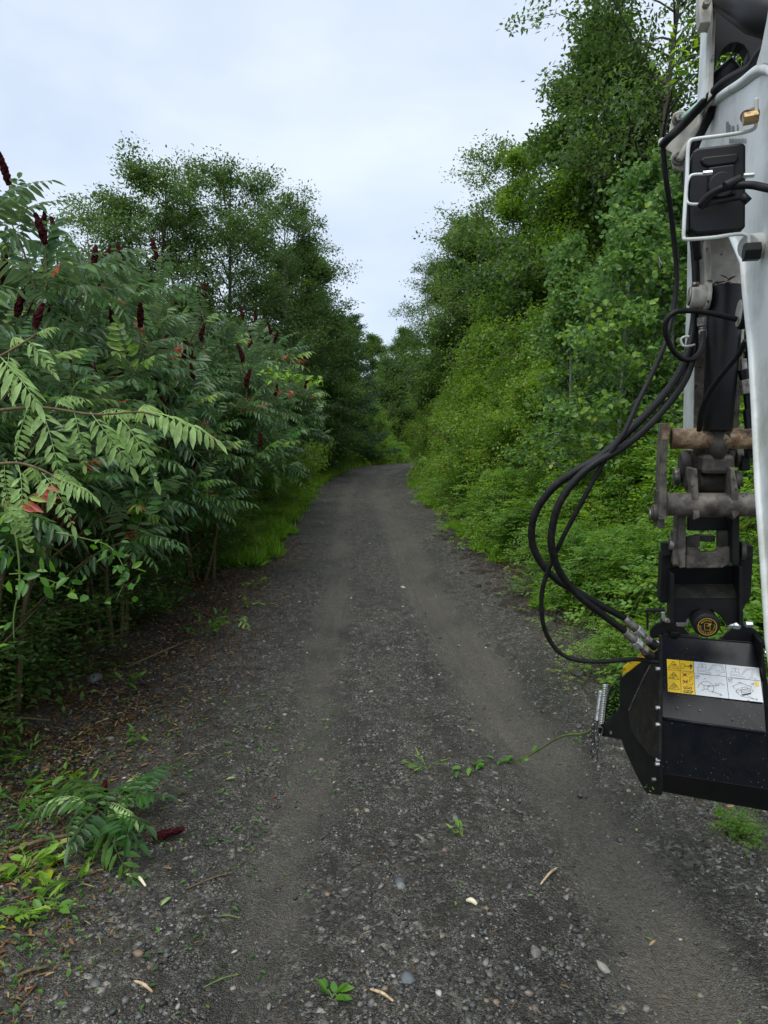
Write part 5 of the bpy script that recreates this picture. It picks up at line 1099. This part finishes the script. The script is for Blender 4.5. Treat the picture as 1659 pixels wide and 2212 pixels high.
# manual canister
ca, cb = M(1527, 1352, 2.93), M(1508, 1318, 3.12)
mc = MB().tube([ca, ca + (cb - ca) * .05, cb], [.044, .050, .050], 36).build('manual_canister', mPlastic, mu, bevel=.003)
axn = nrm(ca - cb)
eu = nrm(np.cross(UP, axn)); ev = np.cross(axn, eu)
MB().tube([ca, ca + axn * .008], .043, 36).build('canister_cap', mPlastic, mc, bevel=.003)
cf = ca + axn * .0095
def disc_ring(r0, r1, n=40):
    mb = MB()
    for k in range(n):
        q0, q1 = 2 * PI * k / n, 2 * PI * (k + 1) / n; g = lambda r, q: cf + eu * r * math.cos(q) + ev * r * math.sin(q)
        mb._add([g(r0, q0), g(r1, q0), g(r1, q1), g(r0, q1)], [(0, 1, 2, 3)])
    return mb
disc_ring(.0325, .0350).build('label_ring', mInkYellow, mc)
def letter_mesh(ch, size, m):
    cu = bpy.data.curves.new('letter', 'FONT'); cu.body = ch; cu.size = size; cu.align_x = 'CENTER'; cu.align_y = 'CENTER'; cu.extrude = 0
    t = bpy.data.objects.new('letter_tmp', cu); me = bpy.data.meshes.new_from_object(t); bpy.data.objects.remove(t); me.materials.clear(); me.materials.append(m); return me
def ring_text(txt, start, step, r, size):
    for i, ch in enumerate(txt):
        if ch == ' ': continue
        q = math.radians(start - step * i); p = cf + eu * r * math.cos(q) + ev * r * math.sin(q)
        up_ = eu * math.cos(q) + ev * math.sin(q); rt_ = np.cross(up_, axn)
        o = bpy.data.objects.new('letter', letter_mesh(ch, size, mInkYellow)); col.objects.link(o); o.parent = mc; o.matrix_parent_inverse = parent_inv(mc)
        o.matrix_basis = Matrix(((rt_[0], up_[0], axn[0], p[0]), (rt_[1], up_[1], axn[1], p[1]), (rt_[2], up_[2], axn[2], p[2]), (0, 0, 0, 1)))
ring_text('MANUAL', 140, 16, .0255, .0105); ring_text('INSIDE', 22, 16, .0255, .0105); ring_text('OPERATOR &', 290, 16, .0255, .0105)
def ci(u, v): return cf + eu * u + ev * v
def stroke(mb, pts, wd, fn, nv, closed=False):
    P = [fn(*p) for p in pts]; 
    if closed: P.append(P[0])
    for a, b in zip(P[:-1], P[1:]):
        d = nrm(b - a); s = np.cross(d, nv) * wd / 2; mb._add([a - s - d * wd * .2, b - s + d * wd * .2, b + s + d * wd * .2, a + s - d * wd * .2], [(0, 1, 2, 3)])
mb = MB(); stroke(mb, [(-.009, .014), (-.011, .002), (-.008, -.014), (.011, -.014), (.010, .002), (.004, .002), (.005, .014)], .0016, ci, axn, True)
mb._add([ci(0, .004), ci(.012, .006), ci(.014, .014), ci(.006, .013)], [(0, 1, 2, 3)]); stroke(mb, [(-.004, .002), (.004, .002)], .0014, ci, axn); mb.build('label_picture', mInkYellow, mc)
# housing
TL, TR_ = M(1426, 1374, 3.32), M(1643, 1391.5, 3.32)
FL, FR_ = M(1429, 1551, 3.06), M(1655, 1583, 3.06)
GL, GR = M(1427, 1669, 3.07), M(1662, 1705, 3.07)
HL, HR = M(1422, 1709, 3.16), M(1662, 1753, 3.16)
BLs, BRs = M(1432, 1640, 3.75), M(1640, 1660, 3.75)
TBL, TBR = M(1430, 1380, 3.62), M(1630, 1390, 3.62)
def quadplate(name, q, m, t=.006, parent=mu, bevel=.002):
    n = nrm(np.cross(q[1] - q[0], q[3] - q[0])); 
    if n @ (CO - q[0]) < 0: n = -n
    return MB().prism([p for p in q], -n * t).build(name, m, parent, bevel=bevel), n
up_panel, nU = quadplate('upper_panel', [TL, TR_, FR_, FL], mBlack)
quadplate('front_panel', [FL, FR_, GR, GL], mBlackMatt if False else mBlack)
quadplate('lower_panel', [GL + [0, 0, -.001], GR + [0, 0, -.001], HR, HL], mBlackMatt)
quadplate('top_panel', [TBL, TBR, TR_ + FW * .002, TL + FW * .002], mBlackMatt)
plate('edge_flange', [(1427, 1373), (1433, 1373.5), (1436, 1551), (1429, 1550)], 3.30, .01, mBlackDusty, mu, bevel=.001) if False else None
MB().tube([FL, FR_], .006, 8).build('bend_edge', mBlack, mu)
# left side plate: flares outward away from the machine
A0 = M(1425, 1560, 3.06); A1 = M(1292, 1574, 3.66); dh = nrm((A1 - A0) * [1, 1, 0]); nS = nrm(np.cross(dh, UP)); nS = nS if nS @ (CO - A0) > 0 else -nS; dS = nS @ A0
def SP(px, py, d=0.0): return onplane(px, py, nS, dS + d)
side = [(1427, 1372), (1420, 1338 + 66), (1373, 1438), (1339, 1466), (1338, 1531), (1292, 1572), (1294, 1586), (1300, 1590), (1322, 1594), (1342, 1598), (1351, 1624), (1373, 1672), (1391, 1706), (1397, 1713), (1410, 1716), (1424, 1718), (1427, 1560)]
sp_o = MB().prism([SP(x, y) for x, y in side], -nS * .010).build('side_plate', mBlackMatt, mu, bevel=.002)
inn = [(1424, 1424), (1405, 1436), (1392, 1462), (1375, 1498), (1362, 1530), (1357, 1548), (1364, 1580), (1380, 1605), (1402, 1632), (1420, 1642), (1424, 1640)]
MB().prism([SP(x, y, .012) for x, y in inn], -nS * .012).build('drum_cover', mBlackDusty, mu, bevel=.003)
wd_ = MB()
ws = spline([np.array([1405, 1438, 0.]), np.array([1391, 1464, 0.]), np.array([1374, 1500, 0.]), np.array([1359, 1534, 0.])], 9) if True else []
for p in ws: 
    c = SP(p[0], p[1], .012); wd_.tube([c - dh * .004, c + dh * .004], .0035, 6)
wd_.build('weld_seam', mGrimy, mu)
plate('side_flange', [(1424, 1372), (1430, 1373), (1431, 1716), (1424, 1718)], 3.05, .012, mBlackDusty, mu, bevel=.001)
for x, y, s_ in [(1420, 1387, 1), (1422.5, 1444.5, 1), (1422.5, 1528.5, 1), (1422.5, 1564.5, 1), (1422.5, 1641, 1), (1421.5, 1650, 1), (1414, 1683, .6)]:
    c = M(x, y, 3.045); hexbolt('bolt', c + RT * .004, -RT * .9 - FW * .3, .0085 * (.8 + .2 * s_), .016, mZinc if s_ == 1 else mZincDirty, mu)
c = M(1651, 1409, 3.25); hexbolt('bolt', c, RT, .009, .015, mZinc, mu)
c = SP(1321, 1583, .001); hexbolt('bolt', c, nS, .010, .006, mZincDirty, mu); 
plate('right_side_plate', [(1643, 1389), (1647, 1385), (1668, 1560), (1668, 1758), (1661, 1756), (1655, 1583)], 3.2, .3, mBlackMatt, mu, bevel=.002)
# lugs on top
plate('lug', [(1405, 1380), (1405, 1361), (1418, 1348), (1440, 1339), (1464, 1339), (1478, 1355), (1492, 1374), (1435, 1376)], 3.34, .02, mBlackMatt, mu, bevel=.002)
plate('lug', [(1554, 1384), (1572, 1366), (1590, 1351), (1615, 1351), (1634, 1362), (1648, 1380), (1653, 1396), (1640, 1394)], 3.34, .02, mBlackMatt, mu, bevel=.002)
plate('top_rail', [(1434, 1368), (1480, 1371), (1512, 1376), (1512, 1383), (1434, 1377)], 3.33, .04, mBlackDusty, mu, bevel=.003)
c = M(1456, 1372, 3.33); MB().tube([c, c + UP * .018], .024, 6, smooth=False).build('top_bolt', mPlastic, mu, bevel=.003)
for x, y, r in ((1461, 1346, .014), (1470, 1343, .017), (1572, 1349, .015), (1583, 1349, .019), (1610, 1348, .014)):
    c = M(x, y, 3.2); MB().tube([c, c + RT * .028], r, 6, smooth=False).build('hitch_bolt', mZinc, mu, bevel=.002)
fr = MB()
for q in ([(1398, 1318), (1437, 1318), (1437, 1322), (1398, 1322)], [(1398, 1322), (1401, 1322), (1401, 1362), (1398, 1362)], [(1430, 1322), (1437, 1322), (1437, 1345), (1430, 1345)]): fr.prism([M(x, y, 3.3) for x, y in q], FW * .04)
fr.build('hose_guard_frame', mBlackMatt, mu, bevel=.001)
plate('guard_clip', [(1429, 1323), (1437, 1323), (1437, 1343), (1432, 1343), (1429, 1336)], 3.27, .02, mZinc, mu)
c = M(1437, 1340, 3.25); hexbolt('bolt', c, RT, .011, .02, mZinc, mu)
MB().prism([M(x, y, 3.4) for x, y in [(1345, 1458), (1346, 1440), (1371, 1426), (1398, 1396), (1414, 1400), (1412, 1416), (1376, 1440)]], FW * .006).build('yellow_warning_plate', mYellowDirty, mu)
MB().prism([M(x, y, 3.72) for x, y in [(1345, 1456), (1334, 1466), (1316, 1492), (1306, 1540), (1298, 1568), (1340, 1532), (1342, 1466)]], FW * .02).build('rear_flap', mBlackDusty, mu)
r5 = np.random.default_rng(3); chips = []
for k in range(150):
    a = r5.random(); px = 1341 - 42 * r5.random() * (.25 + .75 * a) + 0; py = 1470 + 92 * a; 
    if px < 1334 - (py - 1466) * .30: continue
    if py > 1532 + (1338 - px) * .85: continue
    chips.append(M(px, py, 3.71))
litter_leaf(chips, 8, .022, .45, mL['ivy'], 'chopped_leaves', 'chopped green leaf bits stuck on the rear flap of the mulcher', flat=2.0, tone=(.6, .25))
litter_leaf([SP(x, y, .004) for x, y in [(1399, 1700), (1404, 1703), (1409, 1701), (1397, 1694), (1413, 1706), (1402, 1708)]], 9, .022, .4, mL['grass'], 'stuck_leaves', 'few leaf bits stuck in the lower corner of the side plate', flat=2.0)
litter_leaf([U(x, y, .003) for x, y in [(475, 60), (455, 118), (330, 910), (485, 890), (675, 960), (1130, 1095), (1145, 215), (395, 765), (1060, 385), (340, 735)]] if False else [onplane(1415.7 + x * .14667, 1393.5 + y * .14667, nU, nU @ TL + .003) for x, y in [(475, 60), (455, 118), (330, 910), (485, 890), (675, 960), (1130, 1095), (395, 765), (340, 735)]], 12, .011, .5, mL['pale'], 'leaf_crumbs', 'tiny pale leaf crumbs stuck on the upper panel of the mulching head', flat=.8)
# hose ends on the head
for (x0, y0, s0), (x1, y1, s1) in ((((1349, 1335, 3.0)), ((1409, 1391, 3.03))), (((1349, 1363, 2.93)), ((1400, 1413, 2.98)))):
    a, b = M(x0, y0, s0), M(x1, y1, s1); d = b - a
    fe = MB().tube([a, a + d * .42], [.0165, .0175], 16).build('hose_ferrule', mZincDirty, ex, bevel=.001)
    MB().tube([a + d * .42, a + d * .62], .0225, 6, smooth=False).build('hose_nut', mZinc, ex, bevel=.002)
    MB().tube([a + d * .62, a + d * .74], .0125, 14).build('hose_end', mZincDirty, ex)
    MB().tube([a + d * .74, a + d * .92], .0185, 6, smooth=False).build('hose_nut', mZincDirty, ex, bevel=.002)
    MB().tube([a + d * .90, a + d * 1.12], .020, 12).build('hose_port', mBlackMatt, mu, bevel=.002)
# spring and chains
for (x0, y0, x1, y1, s) in ((1307.5, 1478, 1299, 1564, 3.60), (1298, 1492, 1290, 1556, 3.66)):
    a, b = M(x0, y0, s), M(x1, y1, s); ax_ = nrm(b - a); e1 = nrm(np.cross(ax_, FW)); e2 = np.cross(ax_, e1); n = 23 * 12
    pts = [a + (b - a) * i / n + .0105 * (e1 * math.cos(2 * PI * i / 12) + e2 * math.sin(2 * PI * i / 12)) for i in range(n + 1)]
    MB().tube(pts, .0027, 6).build('tension_spring', mZinc, mu)
def chain_link():
    pts = []
    for i in range(16):
        q = 2 * PI * i / 16; pts.append(np.array([.011 * math.cos(q), 0, .011 * math.sin(q) + (.010 if math.sin(q) > 0 else -.010)]))
    mb = MB().tube(pts + [pts[0], pts[1]], .0036, 6, caps=False); return mb.mesh('chain_link', mChain)
CL = chain_link()
for k, (x, y, x2, y2, s, n) in enumerate([(1292, 1566, 1277, 1636, 3.62, 5), (1298, 1572, 1285, 1642, 3.60, 5), (1289, 1560, 1276, 1600, 3.68, 4), (1284, 1553, 1282, 1580, 3.7, 2), (1287, 1598, 1291, 1628, 3.64, 2)]):
    a, b = M(x, y, s), M(x2, y2, s)
    for i in range(n):
        o = bpy.data.objects.new('chain_link', CL); col.objects.link(o); o.parent = mu; o.matrix_parent_inverse = parent_inv(mu)
        o.location = a + (b - a) * (i + .5) / n; d = Vector(b - a); o.rotation_euler = (Matrix.Rotation(0, 3, 'Z') @ Vector(-d).to_track_quat('Z', 'Y').to_matrix() @ Matrix.Rotation(PI / 2 * (i % 2) + .5 + k, 3, 'Z')).to_euler()

# sticker on the upper panel; drawn in the coordinates of the panel's own plane
uU = nU; dU = uU @ TL
def U(cx, cy, lift=.0015): return onplane(1415.7 + cx * .14667, 1393.5 + cy * .14667, uU, dU + lift)
def sheet(name, q, m, lift, parent): return MB()._add([U(*p, lift) for p in q], [(0, 3, 2, 1)]).build(name, m, parent)
yel = sheet('warning_sticker', [(168, 205), (560, 240), (590, 732), (185, 685)], mYellow, .0012, up_panel)
whi = sheet('instruction_sticker', [(560, 240), (1525, 335), (1590, 848), (590, 732)], mSticker, .0012, up_panel)
def draw(name, strokes, m, parent, wd=.0010):
    mb = MB()
    for s in strokes:
        closed = isinstance(s, tuple); P = s[0] if closed else s; stroke(mb, P, wd, lambda a, b: U(a, b, .0022), uU, closed)
    return mb.build(name, m, parent)
def circ(x, y, r, a0=0, a1=360, n=16, sx=1.0): return [(x + r * sx * math.cos(math.radians(a0 + (a1 - a0) * i / n)), y + r * math.sin(math.radians(a0 + (a1 - a0) * i / n))) for i in range(n + 1)]
draw('sticker_rules', [[(358, 222), (380, 712)], [(176, 358), (570, 395)], [(560, 240), (590, 732)], [(1030, 287), (1082, 787)], [(575, 418), (1035, 462)], [(1060, 478), (1540, 525)]], mInk, yel, .0014)
tri = lambda x, y: ([(x, y), (x + 82, y + 110), (x - 74, y + 92)],)
draw('warning_triangle', [tri(265, 238), tri(270, 396), tri(275, 550)], mInk, yel, .0017)
draw('warning_figure', [[(232, 310), (262, 280), (300, 300)], [(245, 290), (275, 305), (255, 325)], [(275, 280), (295, 290)], circ(290, 285, 8), [(270, 305), (305, 325)]]
     + [circ(272, 450, 24), [(272, 450), (250, 430)], [(272, 450), (300, 440)], [(272, 450), (262, 480)], [(225, 475), (262, 480), (275, 492)], [(305, 470), (312, 450)]]
     + [circ(278, 605, 24), [(278, 605), (255, 588)], [(278, 605), (305, 592)], [(278, 605), (268, 630)], [(230, 628), (270, 636)], [(312, 622), (320, 600)]], mInk, yel, .0013)
draw('distance_symbol', [([(380, 272), (422, 276), (422, 345), (380, 341)],), [(432, 308), (490, 314)], [(444, 298), (430, 308), (444, 318)], [(478, 302), (492, 314), (478, 324)]], mInk, yel, .0015)
mb = MB()
for q in ([(516, 278), (528, 279), (528, 291), (516, 290)], [(502, 292), (543, 296), (543, 322), (536, 322), (534, 303), (534, 325), (510, 323), (510, 302), (506, 318), (502, 318)], [(512, 322), (520, 323), (520, 352), (513, 351)], [(524, 323), (532, 324), (532, 353), (525, 352)]): mb._add([U(*p, .0022) for p in q], [tuple(range(len(q)))[::-1]])
mb.build('person_symbol', mInk, yel)
draw('rotation_symbol', [circ(515, 425, 24, 150, 330), circ(515, 460, 24, -20, 160), circ(523, 528, 24, 150, 330), circ(523, 566, 24, -20, 160)], mInk, yel, .0014)
draw('red_cross', [[(395, 400), (470, 465)], [(470, 405), (395, 462)], [(402, 510), (478, 572)], [(478, 512), (402, 570)]], mInkRed, yel, .0024)
draw('crossed_figure', [[(415, 425), (430, 440), (450, 430), (455, 450)], [(425, 455), (440, 425)], [(405, 535), (425, 520), (430, 550)], [(445, 530), (475, 535), (460, 550)]], mInk, yel, .0028)
draw('wrench_symbol', [circ(432, 628, 15), circ(520, 635, 15), [(446, 628), (505, 634)], [(446, 634), (505, 640)], [(455, 603), (490, 605)], ([(412, 690), (440, 660), (485, 668), (552, 680), (525, 712), (470, 700)],), [(485, 668), (470, 700)], [(430, 690), (540, 690)]], mInk, yel, .0022)
def digger(x, y, bent):
    s = [([(x, y), (x + 8, y - 60), (x + 95, y - 52), (x + 108, y + 5), (x + 110, y + 45), (x - 20, y + 30), (x - 18, y - 5)],), [(x + 40, y - 58), (x + 45, y - 5)], [(x + 52, y - 56), (x + 58, y - 8)], [(x, y), (x + 108, y + 5)],
         ([(x - 22, y + 62), (x - 14, y + 48), (x + 165, y + 72), (x + 190, y + 88), (x + 150, y + 96), (x - 15, y + 78)],)]
    if bent: s += [[(x + 130, y + 50), (x + 212, y - 50), (x + 345, y - 42), (x + 380, y + 70), (x + 330, y + 68)], [(x + 148, y + 55), (x + 222, y - 32), (x + 325, y - 25), (x + 350, y + 50)], ([(x + 262, y + 40), (x + 310, y + 45), (x + 312, y + 105), (x + 270, y + 102)],)]
    else: s += [[(x + 130, y + 50), (x + 205, y - 50), (x + 330, y - 45), (x + 290, y + 90)], [(x + 145, y + 55), (x + 215, y - 32), (x + 305, y - 30), (x + 270, y + 85)], ([(x + 240, y + 100), (x + 270, y + 88), (x + 345, y + 98), (x + 350, y + 125), (x + 250, y + 115)],)]
    return s
draw('digger_drawing', digger(640, 332, True), mInkGrey, whi, .0010); draw('digger_drawing', digger(1128, 395, False), mInkGrey, whi, .0010)
draw('rotor_drawing', [circ(742, 650, 118, 190, 375, 20), circ(745, 622, 30), [(765, 600), (795, 582), (820, 600)], [(720, 600), (680, 572), (675, 558)], [(768, 645), (800, 678), (808, 692)], [(722, 645), (700, 665), (672, 660)], [(780, 608), (900, 595)], [(800, 598), (780, 608), (795, 620)], [(826, 680), (940, 720)], [(850, 676), (826, 680), (845, 700)], ([(955, 715), (985, 740), (950, 738)],), ([(885, 565), (940, 575), (930, 595), (895, 590)],), [(940, 560), (1000, 575), (1015, 600)]], mInk, whi, .0012)
draw('small_symbols', [([(590, 452), (640, 448), (650, 462), (600, 468)],), [(592, 485), (640, 490)], [(715, 500), (745, 492)], ([(1072, 500), (1120, 500), (1132, 515), (1085, 520)],), [(1075, 538), (1135, 545)], [(1218, 550), (1270, 555)], [(1350, 808), (1400, 825)], [(1420, 828), (1580, 845)]], mInk, whi, .0016)
draw('head_drawing', [[(1245, 560), (1135, 605), (1175, 640)], [(1245, 555), (1415, 610), (1400, 630)], ([(1255, 660), (1390, 640), (1410, 720), (1285, 745)],), [(1262, 682), (1394, 662)], [(1270, 704), (1400, 684)], ([(1185, 680), (1215, 640), (1260, 655), (1280, 740), (1230, 730)],), circ(1215, 680, 20), ([(1270, 625), (1350, 615), (1365, 640), (1280, 655)],), [(1400, 640), (1438, 670), (1415, 700)], [(1260, 750), (1465, 798)], [(1350, 738), (1465, 798)], ([(1480, 785), (1508, 802), (1482, 806)],), ([(1412, 575), (1448, 560), (1448, 585)],)], mInk, whi, .0011)
MB()._add([U(*p, .0022) for p in [(1284, 722), (1405, 700), (1408, 718), (1288, 743)]], [(0, 3, 2, 1)]).build('head_shading', mInk, whi)
ys_ = MB()._add([U(*p, .0022) for p in [(1465, 535), (1520, 542), (1528, 612), (1472, 602)]], [(0, 3, 2, 1)]).build('small_yellow_label', mYellow, whi)
draw('label_print', [([(1494, 548), (1512, 568), (1478, 565)],), ([(1482, 576), (1515, 580), (1518, 602), (1484, 598)],)], mInk, ys_, .0010) if False else None
print('objects', len(bpy.data.objects), 'tris', sum(sum(max(1, p.loop_total - 2) for p in m.polygons) if len(m.polygons) < 5000 else len(m.polygons) * 1.3 for m in bpy.data.meshes))
